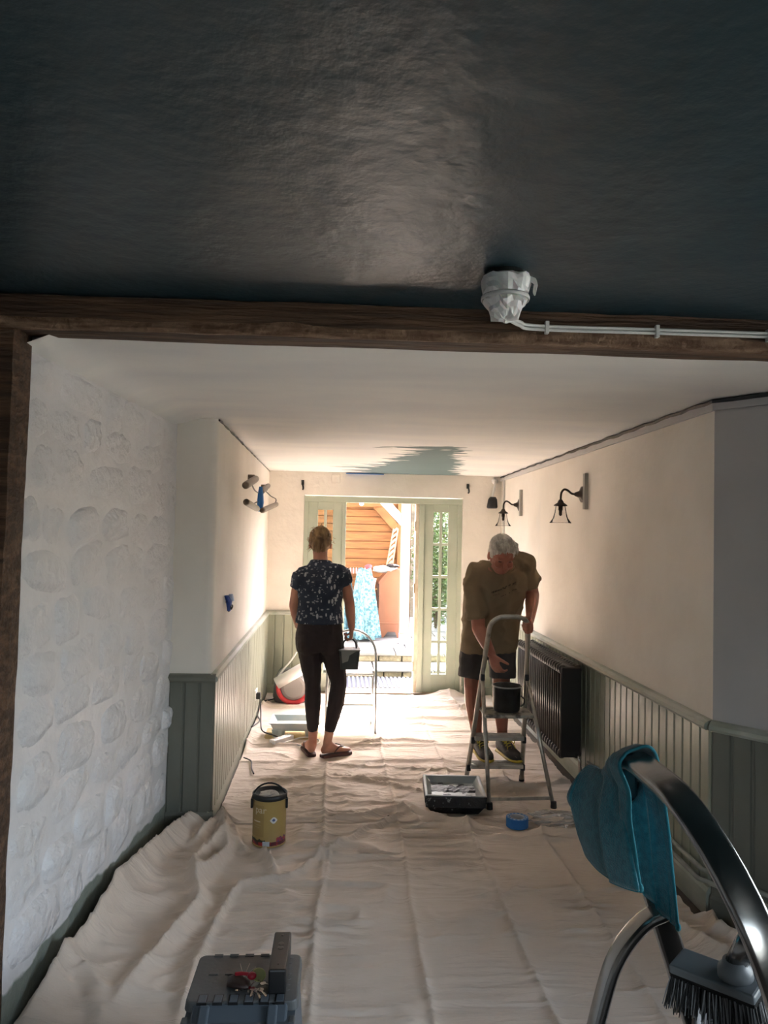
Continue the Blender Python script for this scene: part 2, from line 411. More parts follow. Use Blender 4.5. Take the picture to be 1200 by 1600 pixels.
z = .17; row = 0
while z < 2.1:
    hgt = rs.uniform(.13, .22); s = rs.uniform(-.12, .06)
    while s < WL - .06:
        ln = rs.uniform(.18, .48); s0, s1 = max(s, .0), min(s + ln, WL)
        if s1 - s0 > .07:
            mb = MB(); nu, nv = 10, 7; sd_ = rs.randint(0, 999); pr = rs.uniform(.006, .024); jz = rs.uniform(-.025, .025); rot = rs.uniform(-.22, .22)
            cs, cz = (s0 + s1) / 2, z + hgt / 2 + jz; hs_, hz_ = (s1 - s0) / 2 * rs.uniform(.88, 1.04), hgt / 2 * rs.uniform(.85, 1.12)
            sq = rs.uniform(-.12, .12)
            for i in range(nu + 1):
                for j in range(nv + 1):
                    a = 2 * i / nu - 1; c = 2 * j / nv - 1
                    # squash the square towards a rounded boulder outline
                    aa = a * math.sqrt(1 - .34 * c * c); cc = c * math.sqrt(1 - .34 * a * a)
                    wob = 1 + .35 * (float(vnoise(aa * 1.6 + sd_, cc * 1.6)) - .5)
                    ss = cs + hs_ * aa * wob + rot * hz_ * cc; zz = cz + hz_ * cc * wob - rot * hs_ * aa; zz = max(zz, .12)
                    ss = min(max(ss, 0), WL); zz = min(zz, ZC - .06)
                    e = max(abs(a), abs(c)); dome = max(0, 1 - e ** 4)
                    h = -.007 + (pr + .010) * dome + .036 * dome * (float(fbm(aa * 3.5 + sd_, cc * 3, sd_, 3)) - .45)
                    mb.v.append(LA + WU * ss + V((0, 0, zz)) + WN * (stone_h(ss, zz) + h))
            for i in range(nu):
                for j in range(nv):
                    q = i * (nv + 1) + j; mb.f.append([q, q + 1, q + nv + 2, q + nv + 1]); mb.m.append(0)
            mb.build('stone', MT['stone_face'], wall_stone, smooth=True)
        s += ln
    z += hgt; row += 1
# ---- walls
b = MB()
cor = []
for t in range(0, 91, 18):          # soft plaster arris where the pier turns
    a = math.radians(t); cor.append(V((-.74 + .04 * math.sin(a), 4.14 - .04 * math.cos(a), 0)))
b.prism([V((-1.25, 4.10, 0)), V((-.92, 4.10, 0))] + cor + [FB, V((-1.25, YB, 0))], (0, 0, ZC + .1))
wall_lf = b.build('wall_left_far', MT['plaster'], kind='structure', label='cream plaster wall and pier above sage boarding, left', cat='wall')
autosmooth(wall_lf, 30)

DX0, DX1, DZ = -.395, 1.235, 2.02     # door opening
b = MB()
b.bx((-1.3, YB, 0), (DX0, YB + .26, ZC + .1)); b.bx((DX1, YB, 0), (2.0, YB + .26, ZC + .1)); b.bx((DX0, YB, DZ), (DX1, YB + .26, ZC + .1))
wall_back = b.build('wall_back', MT['plaster_back'], kind='structure', label='cream rough plaster end wall around the garden door', cat='wall')

b = MB(); b.prism([SA, V((XR, YB, 0)), V((2.1, YB, 0)), V((2.1, 3.15, 0))], (0, 0, ZC + .1))
wall_r = b.build('wall_right', MT['plaster'], kind='structure', label='cream plaster right wall above long sage boarding', cat='wall')
def bare(mth, noise, x, y, z):      # scraped lighter patches of old paint
    f = mth('SUBTRACT', noise(2.3, (1, 2.2, .9), 5), .64)
    return mth('MULTIPLY', f, 14, True)
overlay(MT['plaster'], node_mask(MT['plaster'], bare), (.74, .71, .66))
b = MB(); b.prism([SA, SB, V((2.9, 2.34, 0)), V((2.9, 3.15, 0))], (0, 0, ZC + .1))
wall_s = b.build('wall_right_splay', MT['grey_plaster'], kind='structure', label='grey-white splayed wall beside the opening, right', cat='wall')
# nearer room, behind and beside the camera, with its big rear window
b = MB()
b.bx((-2.45, -2.7, 0), (-2.3, 2.45, ZD + .1)); b.bx((-2.45, 2.40, 0), (-1.06, 2.62, ZD + .1))
b.build('wall_left_near', MT['grey_plaster'], kind='structure', label='pale plaster wall of the nearer room, left', cat='wall')
VY0, VY1, VZ0, VZ1 = .0, 2.0, .66, 2.16
b = MB(); b.bx((2.85, -2.7, 0), (3.0, VY0, ZD + .1)); b.bx((2.85, VY1, 0), (3.0, 3.2, ZD + .1)); b.bx((2.85, VY0, 0), (3.0, VY1, VZ0)); b.bx((2.85, VY0, VZ1), (3.0, VY1, ZD + .1)); b.build('wall_right_near', MT['grey_plaster'], kind='structure', label='pale plaster wall of the nearer room, right', cat='wall')
WX0, WX1, WZ0, WZ1 = -.05, 1.05, .90, 2.05
b = MB(); b.bx((-2.45, -2.85, 0), (WX0, -2.65, ZD + .1)); b.bx((WX1, -2.85, 0), (3.0, -2.65, ZD + .1)); b.bx((WX0, -2.85, 0), (WX1, -2.65, WZ0)); b.bx((WX0, -2.85, WZ1), (WX1, -2.65, ZD + .1))
b.build('wall_rear', MT['grey_plaster'], kind='structure', label='pale plaster wall at the back of the nearer room', cat='wall')
b = MB(); b.bx((-4.5, YB, ZC + .3), (4.5, YB + .26, 5.6)); b.bx((-4.5, YB, -.1), (-1.3, YB + .26, ZC + .3)); b.bx((2.0, YB, -.1), (4.5, YB + .26, ZC + .3)); b.build('wall_sky_block', MT['step_stone'], kind='structure', label='unseen upper stone wall of the house, added to block sky over the patio', cat='wall')  # upper storey added out of view to keep sky light off the shelter
win = empty('window_2', (.5, -2.75, WZ0), 'white two-light window at the back of the nearer room', 'window', kind='structure')
b = MB()
for x in (WX0 + .03, (WX0 + WX1) / 2, WX1 - .03): b.bx((x - .03, -2.80, WZ0), (x + .03, -2.73, WZ1))
for zz in (WZ0 + .03, WZ1 - .03): b.bx((WX0, -2.80, zz - .03), (WX1, -2.73, zz + .03))
b.build('window_frame', MT['white_paint'], win)
for x0 in (WX0 + .06, (WX0 + WX1) / 2 + .03):
    b = MB(); b.bx((x0, -2.768, WZ0 + .06), (x0 + .46, -2.764, WZ1 - .06)); b.build('pane', MT['glass'], win)
win = empty('window_1', (2.92, 1.0, VZ0), 'long white side window of the nearer room', 'window', kind='structure')
b = MB()
for y in (VY0 + .03, VY0 + .66, VY1 - .66, VY1 - .03): b.bx((2.89, y - .03, VZ0), (2.96, y + .03, VZ1))
for zz in (VZ0 + .03, VZ1 - .03): b.bx((2.89, VY0, zz - .03), (2.96, VY1, zz + .03))
b.build('window_frame', MT['white_paint'], win)
for y0, y1 in ((VY0 + .06, VY0 + .63), (VY0 + .69, VY1 - .69), (VY1 - .63, VY1 - .06)):
    b = MB(); b.bx((2.922, y0, VZ0 + .06), (2.926, y1, VZ1 - .06)); b.build('pane', MT['glass'], win)

# ---- beam and post
def rough_beam(name, a, bb, secs, m, seed, amp, **kw):
    """rectangular timber with worn, wandering faces; secs = (y0,z0,y1,z1) in the plane across its run"""
    a, bb = V(a), V(bb); n = 110; d = (bb - a); run = d.normalized(); rings = []
    for i in range(n + 1):
        p = a + d * (i / n); ring = []
        for k, (q, w_) in enumerate(secs):
            o = amp * (float(fbm(i * .11, k * 3.7 + seed, seed, 4)) - .5) * 2
            o2 = amp * (float(fbm(i * .13 + 40, k * 2.9 + seed, seed, 4)) - .5) * 2
            ring.append(p + V(q) + V(w_) * 0 + V((0, o2 if abs(run.x) > .5 else o2, o)) if abs(run.x) > .5 else p + V(q) + V((o, o2, 0)))
        rings.append(ring)
    mb = MB(); mb.rings(rings); return mb.build(name, m, **kw)
Z3 = (0, 0, 0)
prof = [((0, 0, .030), Z3), ((0, 0, .065), Z3), ((0, .006, .098), Z3), ((0, .16, .110), Z3), ((0, .16, .004), Z3), ((0, .09, .000), Z3), ((0, .03, .000), Z3), ((0, .008, .010), Z3)]
beam = rough_beam('trim_1', (-1.5, 2.25, 2.228), (2.9, 2.25, 2.236), prof, MT['beam'], 3, .007, kind='structure', label='old dark oak lintel beam across the opening', cat='beam')
# chewed, splintered lower arris of the beam
pr2 = [((0, -.002, .022), Z3), ((0, .002, .046), Z3), ((0, .03, .046), Z3), ((0, .03, -.004), Z3), ((0, .012, -.003), Z3), ((0, .002, .006), Z3)]
o = rough_beam('arris', (-1.45, 2.25, 2.228), (2.88, 2.25, 2.236), pr2, MT['beam_edge'], 8, .006); o.parent = beam
prp = [((-.14, 0, 0), Z3), ((-.06, -.004, 0), Z3), ((0, 0, 0), Z3), ((.004, .06, 0), Z3), ((0, .13, 0), Z3), ((-.14, .13, 0), Z3)]
rough_beam('trim_2', (-1.03, 2.27, 0), (-1.004, 2.27, 2.24), prp, MT['beam'], 13, .006, kind='structure', label='old dark oak post under the left end of the beam', cat='post')

# ---- boarding
BW = .085
def board_mesh(h):
    mb = MB(); w_ = BW
    pr = [(0, 0), (0, .008), (.003, .008), (.006, .014), (.036, .014), (.0385, .010), (.041, .014), (.0775, .014), (.080, .008), (.0848, .008), (.0848, 0)]
    pr = [(0, 0), (0, .007), (.005, .007), (.009, .014), (.076, .014), (.080, .007), (.0848, .007), (.0848, 0)]
    mb.prism([(x, y, 0) for x, y in pr], (0, 0, h)); return mb
def boarding(parent, a, bb, out, z0, z1, m):
    a, bb = V(a), V(bb); d = bb - a; n = max(1, round(d.length / BW)); u = d.normalized(); me = None
    sx = d.length / n / BW
    flip = V((0, 0, 1)).cross(u).dot(V(out)) < 0
    for k in range(n):
        if me is None:
            mb = board_mesh(z1 - z0); o = mb.build('board', m, parent); me = o.data
        else:
            o = bpy.data.objects.new('board', me); COL.objects.link(o); o.parent = parent
        # local x along the run, local y outwards
        pos = a + u * (d.length * k / n) if not flip else a + u * (d.length * (k + 1) / n)
        ux = u if not flip else -u
        ang = math.atan2(ux.y, ux.x)
        o.location = V((pos.x, pos.y, z0)) - origin(parent); o.rotation_euler = (0, 0, ang + random.uniform(-.012, .012)); o.scale = (sx, 1, 1)
BZ0, BZ1 = .10, .80
boarding(wall_lf, (-.925, 4.10, 0), (-.675, 4.10, 0), (0, -1, 0), BZ0, BZ1, MT['sage_shaded'])
boarding(wall_lf, FA + V((.012, .0, 0)), FB + V((.012, 0, 0)), (1, 0, 0), BZ0, BZ1, MT['sage'])
boarding(wall_back, (-.75, YB, 0), (DX0 - .0, YB, 0), (0, -1, 0), BZ0, BZ1, MT['sage'])
boarding(wall_back, (DX1 + .01, YB, 0), (XR, YB, 0), (0, -1, 0), BZ0, BZ1, MT['sage'])
boarding(wall_r, SA, (XR, YB, 0), (-1, 0, 0), BZ0, BZ1, MT['sage'])
boarding(wall_s, SA, SB, (-1, -1, 0), BZ0, BZ1, MT['sage_shaded'])
def moulding(name, pts, prof, m, label, cat, hint=(0, 0, 1)):
    mb = MB(); mb.sweep(pts, prof, hint); o = mb.build(name, m, kind='structure', label=label, cat=cat); return o
rp = [(.0, 0), (.0, .032), (.012, .040), (.028, .036), (.040, .020), (.044, 0)]
def rail_pts(*ps): return [V((p[0], p[1], .80)) for p in ps]
def railprof(sgn): return [(u, v * sgn) for u, v in rp]
# frames: hint (0,0,1) -> a = up, b = t x up
moulding('trim_3', rail_pts((-.93, 4.10), (-.672, 4.10)), railprof(1), MT['sage_shaded'], 'sage dado rail across the pier, shade put into its colour', 'dado rail')
moulding('trim_4', rail_pts((-.70, 4.085), (-.75, YB)), railprof(1), MT['rail'], 'pale sage dado rail along the left wall', 'dado rail')
moulding('trim_5', rail_pts((-.75, YB), (DX0, YB)), railprof(1), MT['rail'], 'short dado rail left of the garden door', 'dado rail')
moulding('trim_6', rail_pts((DX1 + .02, YB), (XR, YB)), railprof(1), MT['rail'], 'short dado rail right of the garden door', 'dado rail')
moulding('trim_7', rail_pts((XR, YB), (SA.x, SA.y + .0)), railprof(1), MT['rail'], 'long worn dado rail on the right wall', 'dado rail')
moulding('trim_8', rail_pts((SA.x, SA.y), (SB.x, SB.y)), railprof(1), MT['rail'], 'dado rail on the splayed wall', 'dado rail')
sk = [(0, 0), (0, .022), (.085, .022), (.10, .012), (.105, 0)]
def skp(*ps): return [V((p[0], p[1], 0)) for p in ps]
moulding('baseboard_pier', skp((-.925, 4.10), (-.67, 4.10)), sk, MT['sage_shaded'], 'sage skirting at the foot of the pier, shade put into its colour', 'skirting')
moulding('baseboard_left', skp((-.70, 4.085), (-.75, YB)), sk, MT['sage'], 'sage skirting along the left wall', 'skirting')
moulding('baseboard_back', skp((-.75, YB), (DX0, YB)), sk, MT['sage'], 'short sage skirting left of the garden door', 'skirting')
moulding('baseboard_back', skp((DX1 + .02, YB), (XR, YB)), sk, MT['sage'], 'short sage skirting right of the garden door', 'skirting')
moulding('baseboard_right', skp((XR, YB), (SA.x, SA.y)), [(u * 1.2, v * 1.15) for u, v in sk], MT['rail'], 'pale skirting along the right wall', 'skirting')
moulding('baseboard_right', skp((SA.x, SA.y), (SB.x, SB.y)), sk, MT['sage_shaded'], 'sage skirting on the splayed wall, shade put into its colour', 'skirting')
# white ceiling beading with the dark crack above it, right wall
moulding('trim_9', [V((XR, YB, ZC - .052)), V((XR, 3.14, ZC - .052)), V((SB.x, SB.y, ZC - .052))], [(0, 0), (0, .014), (.036, .014), (.036, 0)], MT['grey_plaster'], 'narrow pale strip of plaster beading under the ceiling', 'beading')
pts = []
for i in range(60):
    t = i / 59; y = YB - (YB - 3.14) * t; pts.append(V((XR - .012, y, ZC - .008 + .004 * math.sin(i * 1.7) - .004 * random.random())))
for i in range(1, 12):
    t = i / 12; p = SA.lerp(SB, t); pts.append(V((p.x - .012, p.y - .01, ZC - .010 - .005 * random.random())))
mb = MB(); mb.tube(pts, [.004 + .004 * random.random() + .004 * (i > 30) for i in range(len(pts))], 5)
mb.build('ceiling_edge_line', MT['black_plastic'], label='uneven black line put in for the dark crack at the ceiling edge, right', cat='cable')  # black tube painting in the darkness of the ceiling crack
pts = [V((-.70 + (-.05) * t + .004, 4.12 + (YB - 4.13) * t, ZC - .006 - .004 * random.random())) for t in [i / 40 for i in range(41)]]
mb = MB(); mb.tube(pts, [.0025 + .005 * random.random() * (i < 26) for i in range(41)], 5)
mb.build('ceiling_edge_line', MT['black_plastic'], label='thin dark uneven line along the ceiling edge, left', cat='cable')  # dark line of varying thickness along the ceiling edge

# ---- garden door: frame, two glazed side leaves, hinged jamb
door = empty('door_1', (.42, YB + .06, 0), 'sage green garden door frame with glazed side leaves, open in the middle', 'door', kind='structure')
Y0, Y1 = YB + .06, YB + .14
b = MB(); b.bx((DX0, Y0, 0), (DX0 + .045, Y1, 1.995)); b.build('jamb', MT['door_sage'], door, bevel=.004)
b = MB(); b.bx((DX1 - .045, Y0, 0), (DX1, Y1, 1.995)); b.build('jamb', MT['door_sage'], door, bevel=.004)
b = MB(); b.bx((DX0, Y0 - .005, 1.95), (DX1, Y1, 2.01)); b.build('head', MT['door_sage'], door, bevel=.004)
b = MB(); b.bx((-.005, Y0 - .006, 0), (.035, Y1, 1.95)); b.build('mullion', MT['door_sage'], door, bevel=.004)
b = MB(); b.bx((.79, Y0 - .006, 0), (.845, Y1, 1.95)); b.build('mullion', MT['door_sage'], door, bevel=.004)
b = MB(); b.bx((.755, Y0 + .01, 0), (.79, Y1 + .06, 1.95)); jl = b.build('jamb_liner', mat('bare_jamb', (.62, .55, .44), .6, col2=(.5, .42, .3), nscale=8), door, bevel=.003)
for zz in (.28, 1.08, 1.72):
    b = MB(); b.bx((.7525, Y0 + .012, zz - .05), (.756, Y0 + .05, zz + .05)); b.tube([(.752, Y0 + .012, zz - .05), (.752, Y0 + .012, zz + .05)], .006, 8); b.build('hinge', mat('brass_hinge', (.35, .24, .14), .4, .7) if zz < .3 else MT.setdefault('hinge', mat('brass_hinge', (.35, .24, .14), .4, .7)), jl)
b = MB(); b.bx((DX0, YB + .02, -.01), (DX1, YB + .26, .018)); b.build('threshold', MT['timber'], door, bevel=.004)
def leaf(x0, x1):
    lf = MB()
    st = .095; pw = (x1 - x0 - 2 * st - .028) / 2; zt, zb = 1.87, .20
    y0, y1 = Y0 + .015, Y0 + .055
    lf.bx((x0, y0, .02), (x0 + st, y1, 1.95)); lf.bx((x1 - st, y0, .02), (x1, y1, 1.95))
    lf.bx((x0 + st, y0, zt), (x1 - st, y1, 1.95)); lf.bx((x0 + st, y0, .02), (x1 - st, y1, zb))
    o = lf.build('side_leaf', MT['door_sage'], door, bevel=.003)
    m_ = MB(); xm = (x0 + x1) / 2; m_.bx((xm - .014, y0 + .004, zb), (xm + .014, y1 - .004, zt)); m_.build('glazing_bar', MT['door_sage'], o, bevel=.004)
    H = (zt - zb) / 5
    for k in range(1, 5):
        m_ = MB(); m_.bx((x0 + st, y0 + .003, zb + H * k - .014), (x1 - st, y1 - .003, zb + H * k + .014)); m_.build('glazing_bar', MT['door_sage'], o, bevel=.004)
    for k in range(5):
        for s_ in (0, 1):
            xa = x0 + st if s_ == 0 else xm + .014
            m_ = MB(); m_.bx((xa, y0 + .018, zb + H * k + (.014 if k else 0)), (xa + pw, y0 + .022, zb + H * (k + 1) - (.014 if k < 4 else 0))); m_.build('pane', MT['glass'], o)
leaf(DX0 + .045, -.005); leaf(.845, DX1 - .045)

# ================================================================== GARDEN BEYOND THE DOOR
b = MB(); b.bx((-30, -40, -.3), (30, 40, -.13)); b.build('ground', MT['paving'], kind='structure', label='ground outside the house', cat='ground')
b = MB(); b.bx((-3, 7.76, -.12), (5, 8.5, -.005)); b.build('floor_yard', MT['paving'], kind='structure', label='pale paving just outside the garden door', cat='paving')
mt_ = empty('door_grating', (.45, 8.1, 0), 'grey striped metal grating set outside the garden door', 'grating')
b = MB(); b.bx((-.35, 7.80, -.004), (1.25, 8.42, .006)); b.build('tray', mat('grating_tray', (.022, .028, .042), .7), mt_)
b = MB()
for k in range(34): x = -.33 + k * .0475; b.bx((x, 7.81, .006), (x + .022, 8.41, .016))
b.build('slats', mat('grating_slat', (.11, .115, .13), .6, .0), mt_)

st_ = empty('garden_steps', (.5, 8.45, 0), 'two rough honey stone steps up to the patio', 'steps')
def stones(y0, z0, z1, yback, lens, seed, m, nm, proud=.0):
    r = random.Random(seed); x = -1.6
    while x < 3.0:
        L = r.uniform(*lens); b = MB(); dy = r.uniform(-.012, .008)
        b.bx((x, y0 + dy - proud, z0), (x + L - .012, yback, z1)); b.build(nm, m, st_, bevel=.012); x += L
stones(8.45, -.05, .062, 8.9, (.18, .34), 1, MT['step_stone'], 'riser_stone')
stones(8.45, .062, .092, 8.97, (.45, .8), 2, MT['paving'], 'tread_slab', .03)
stones(8.95, .09, .168, 9.3, (.18, .34), 3, MT['step_stone'], 'riser_stone')
b = MB(); b.bx((-6, 9.0, -.1), (8, 22, .165)); patio = b.build('floor_patio', MT['paving'], kind='structure', label='raised patio paved with pale stone slabs', cat='patio')
r_ = random.Random(4); y = 8.92
for j in range(5):
    d = r_.uniform(.42, .6); x = -1.4 + r_.uniform(-.3, 0)
    while x < 2.6:
        L = r_.uniform(.4, .75); b = MB(); b.bx((x, y, .166), (x + L - .014, y + d - .014, .2 + r_.uniform(-.003, .003))); b.build('paving_slab', MT['paving'], patio, bevel=.006); x += L
    y += d

YS = 11.2
shed = empty('timber_shelter', (0, YS, .2), 'open timber garden shelter clad in orange-brown boards', 'shelter')
zz = .2; k = 0
while zz < 3.3:
    h = random.uniform(.105, .15); b = MB(); t_ = random.uniform(0, .012)
    b.bx((-2.6, YS - t_, zz), (1.0, YS + .03, zz + h - .006)); o = b.build('board', MT['oak_ext'], shed, bevel=.004); zz += h
b = MB(); b.bx((-2.6, YS + .03, .2), (1.05, YS + .06, 3.3)); b.build('backing', mat('dark_backing', (.06, .03, .015), .9), shed)
b = MB(); b.bar(at(549, 745, YS - .1), at(628, 836, YS - .1), .1, .12, (0, 1, 0)); b.build('rafter', MT['timber_orange'], shed, bevel=.006)
b = MB(); p0 = at(627, 830, YS - .12); b.bx((p0.x - .06, YS - .16, .2), (p0.x + .06, YS - .04, 3.0)); b.build('corner_post', MT['timber_orange'], shed, bevel=.006)
b = MB(); b.bar(at(530, 787, YS - .2), at(600, 787, YS - .2), .08, .1, (0, 1, 0)); b.build('tie_beam', MT['timber_orange'], shed, bevel=.006)
b = MB(); a_ = at(638, 1004, 9.7); b.bx((a_.x - .125, 9.64, .34), (a_.x - .005, 9.76, 2.7)); post = b.build('front_post', MT['timber'], shed, bevel=.006)
b = MB(); b.bx((a_.x - .127, 9.638, .2), (a_.x - .003, 9.762, .335)); b.build('post_foot', mat('lilac_paint', (.40, .33, .52), .6), post, bevel=.004)
b = MB(); b.bar(at(583, 765, 9.75), at(631, 817, 9.75), .09, .11, (0, 1, 0)); b.build('brace', MT['white_paint'], shed, bevel=.006)

b = MB(); b.prism([(-2.8, 9.45, 2.78), (1.04, 9.45, 2.60), (1.04, 9.45, 2.66), (-2.8, 9.45, 2.84)], (0, 2.1, 0)); b.build('roof_deck', MT['oak_ext'], shed)
for k in range(8):
    b = MB(); y_ = 9.6 + k * .25; b.bar((-2.8, y_, 2.73), (1.02, y_, 2.553), .06, .09, (0, 1, 0)); b.build('rafter', MT['timber_orange'], shed)
b = MB(); b.bx((a_.x - .12, 9.62, 2.45), (a_.x - .01, 11.2, 2.56)); b.build('wall_plate', MT['timber_orange'], shed)
b = MB(); b.bx((-2.75, 9.64, .2), (-2.63, 9.76, 2.75)); b.build('front_post', MT['timber'], shed, bevel=.006)
# bureau seen from its side
bu = empty('writing_bureau', (.7, 10.3, .2), 'reddish-brown slant-front wooden bureau standing on the patio', 'bureau')
mw_ = mat('mahogany', (.20, .072, .034), .42, col2=(.14, .05, .024), nscale=4, stretch=(1, 1, .4), nlo=.4, nhi=.7)
X0, X1 = .525, .86
b = MB(); b.prism([(X0, 10.25, .40), (X1, 10.25, .40), (X1, 10.25, 1.14), (X0 + .15, 10.25, 1.14), (X0, 10.25, .96)], (0, .62, 0)); b.build('carcass', mw_, bu, bevel=.004)
b = MB(); b.bx((X0 - .02, 10.235, .385), (X1 + .01, 10.885, .41)); b.build('plinth_moulding', mw_, bu, bevel=.005)
b = MB(); b.prism([(X0 - .015, 10.24, .385), (X1, 10.24, .385), (X1, 10.24, .2), (X1 - .07, 10.24, .2), (X1 - .10, 10.24, .28), (X0 + .13, 10.24, .28), (X0 + .07, 10.24, .2), (X0 - .015, 10.24, .2)], (0, .03, 0)); b.build('bracket_foot', mw_, bu)
b = MB(); b.bx((X0 - .015, 10.30, .2), (X0 + .03, 10.86, .385)); b.build('bracket_foot', mw_, bu)
mdk = mat('dark_drawer', (.07, .03, .02), .5)
for k in range(3):
    b = MB(); z0 = .43 + k * .175; b.bx((X0 - .016, 10.28, z0), (X0 + .01, 10.84, z0 + .16)); d_ = b.build('drawer', mdk, bu, bevel=.003)
    b = MB(); b.ell((X0 - .03, 10.34, z0 + .08), (.016, .016, .016)); b.build('knob', mat('brass', (.5, .34, .14), .35, .8) if k == 0 else bpy.data.materials['brass'], d_, smooth=True)
b = MB(); b.bar((X0 - .006, 10.245, .955), (X0 + .155, 10.245, 1.15), .03, .02, (0, 1, 0)); b.build('slant_edge', mw_, bu)

# draped patterned cloth, folded white sheet, leaning things
def drape(name, top, n, hgt, rx0, ry0, rx1, ry1, m, seed, folds, **kw):
    mb = MB(); R = []
    for i in range(15):
        t = i / 14; ring = []
        for j in range(n):
            a = 2 * math.pi * j / n
            w_ = 1 + (.10 + .16 * t) * math.sin(a * folds + seed + t * .8) + .06 * math.sin(a * (folds * 2 + 1) + seed * 2)
            rx = rx0 + (rx1 - rx0) * (t ** .8); ry = ry0 + (ry1 - ry0) * (t ** .8)
            ring.append(V(top) + V((rx * w_ * math.cos(a), ry * w_ * math.sin(a), -hgt * t + .02 * math.sin(a * 3 + seed) * (1 - t))))
        R.append(ring)
    mb.rings(R); return mb.build(name, m, smooth=True, **kw)
mpat = mat('blue_leaf_fabric', (.13, .27, .32), .85, col2=(.04, .105, .14), nscale=30, nlo=.48, nhi=.56, bump=.2, bscale=40)
drape('draped_curtain', at(569, 889, 10.0), 48, .92, .08, .12, .20, .24, mpat, 1.3, 7, org=(.32, 10.05, .2), label='pale blue leaf-patterned curtain draped in a tall heap beside the bureau', cat='curtain')
drape('draped_curtain', at(538, 892, 10.62), 36, .85, .07, .1, .16, .2, mpat, 2.1, 5, org=(.03, 10.5, .2), label='pale blue patterned curtain hanging straight behind the taller heap', cat='curtain')
def crumple(name, c, rad, seed, m, n=26, k=16, amp=.35, **kw):
    mb = MB(); R = []
    for i in range(1, k):
        t = math.pi * i / k; ring = []
        for j in range(n):
            a = 2 * math.pi * j / n
            f = 1 + amp * (float(fbm(math.cos(a) * 1.7 + 7 + math.cos(t) * 1.1, math.sin(a) * 1.7 + 9 + i * .25, seed, 3)) - .5) * 2
            ring.append(V(c) + V((rad[0] * f * math.sin(t) * math.cos(a), rad[1] * f * math.sin(t) * math.sin(a), -rad[2] * f * math.cos(t))))
        R.append(ring)
    mb.rings(R); return mb.build(name, m, **kw)
mwh = mat('white_linen', (.48, .48, .47), .85)
crumple('white_sheet', at(601, 889, 10.35), (.17, .16, .055), 3, mwh, org=at(601, 893, 10.35), label='crumpled white sheet heaped on top of the bureau', cat='sheet')
crumple('red_cloth', at(576, 886, 10.2), (.055, .06, .04), 8, mat('red_cloth', (.55, .06, .07), .8), org=at(576, 889, 10.2), label='small red cloth on top of the draped curtain', cat='cloth')
crumple('black_bag', at(613, 884, 10.3), (.10, .08, .03), 12, MT['black_plastic'], org=at(612, 888, 10.3), label='flat black bag lying on the white sheet', cat='bag')
b = MB(); b.bar(at(579, 930, 10.12), at(585, 903, 10.12), .06, .012, (1, 0, 0)); b.build('white_board', mwh, org=at(580, 930, 10.12), label='narrow white board wedged between curtain and bureau', cat='board')
tr = empty('leaning_trellis', at(606, 885, 10.9), 'pale narrow wooden trellis leaning in the shelter corner', 'trellis')
for px0, px1 in ((603, 615), (612, 622)):
    b = MB(); b.bar(at(px0, 890, 10.9), at(px1, 826, 11.0), .022, .02, (1, 0, 0)); b.build('upright', MT['timber'], tr)
for k in range(7):
    t = k / 7 + .06; b = MB(); b.bar(at(603 + 12 * t, 890 - 64 * t, 10.9), at(612 + 10 * t, 880 - 60 * t, 10.9), .03, .012, (0, 0, 1)); b.build('slat', mat('trellis_slat', (.30, .25, .2), .8) if k == 0 else bpy.data.materials['trellis_slat'], tr)
pk = empty('picket_rack', at(556, 895, 10.9), 'row of small white pickets on a red rail behind the curtains', 'rack')
b = MB(); b.bar(at(540, 892, 10.92), at(574, 892, 10.92), .07, .015, (0, 0, 1)); b.build('rail', mat('red_rail', (.42, .12, .08), .7), pk)
for k in range(7):
    b = MB(); x = 543 + k * 4.6; b.bar(at(x, 896, 10.9), at(x, 887, 10.9), .018, .014, (1, 0, 0)); b.build('picket', mwh, pk)
gl = empty('festoon_lamp', at(565, 786, 9.6), 'round white globe bulb of a garden string light', 'lamp')
b = MB(); b.ell(at(565, 787, 9.6), (.03, .03, .03)); b.build('globe', mat('opal_globe', (.85, .85, .83), .3), gl, smooth=True)
b = MB(); b.lathe(at(565, 783, 9.6), [(.012, 0), (.012, .04)], 10); b.tube([at(565, 780, 9.6), at(565, 752, 9.6)], .004, 6); b.build('socket', MT['black_plastic'], gl)

# shrubs
mleaf = mat('leaf_green', (.04, .085, .02), .55, col2=(.11, .15, .035), nscale=7, nlo=.35, nhi=.65)
mleaf2 = mat('leaf_dark', (.018, .04, .012), .55, col2=(.05, .08, .02), nscale=7, nlo=.35, nhi=.65)
mtrunk = mat('bark', (.10, .07, .05), .9)
def shrub(c, rx, ry, rz, n, seed, m, label):
    r = random.Random(seed); t = empty('garden_shrub', c, label, 'shrub', 'shrubs beside the shelter'); c = V(c)
    mb = MB()
    for k in range(n):
        a = r.uniform(0, 2 * math.pi); q = r.random() ** .4; ph = math.acos(r.uniform(-1, 1))
        p = c + V((rx * q * math.sin(ph) * math.cos(a), ry * q * math.sin(ph) * math.sin(a), rz + rz * q * math.cos(ph)))
        d = V((r.uniform(-1, 1), r.uniform(-1, 1), r.uniform(-.6, .6))).normalized(); s = d.orthogonal().normalized(); L = r.uniform(.04, .085); nn = d.cross(s) * .012
        mb.add([p, p + d * L * .5 + s * L * .28 + nn, p + d * L, p + d * L * .5 - s * L * .28 + nn], [(0, 1, 2), (0, 2, 3)])
    mb.build('foliage', m, t, kind='stuff')
    mb = MB()
    for k in range(4):
        a = k * 1.7; mb.tube([c, c + V((rx * .3 * math.cos(a), ry * .3 * math.sin(a), rz * .8)), c + V((rx * .6 * math.cos(a), ry * .6 * math.sin(a), rz * 1.5))], [.02, .015, .006], 6)
    mb.build('stem', mtrunk, t)
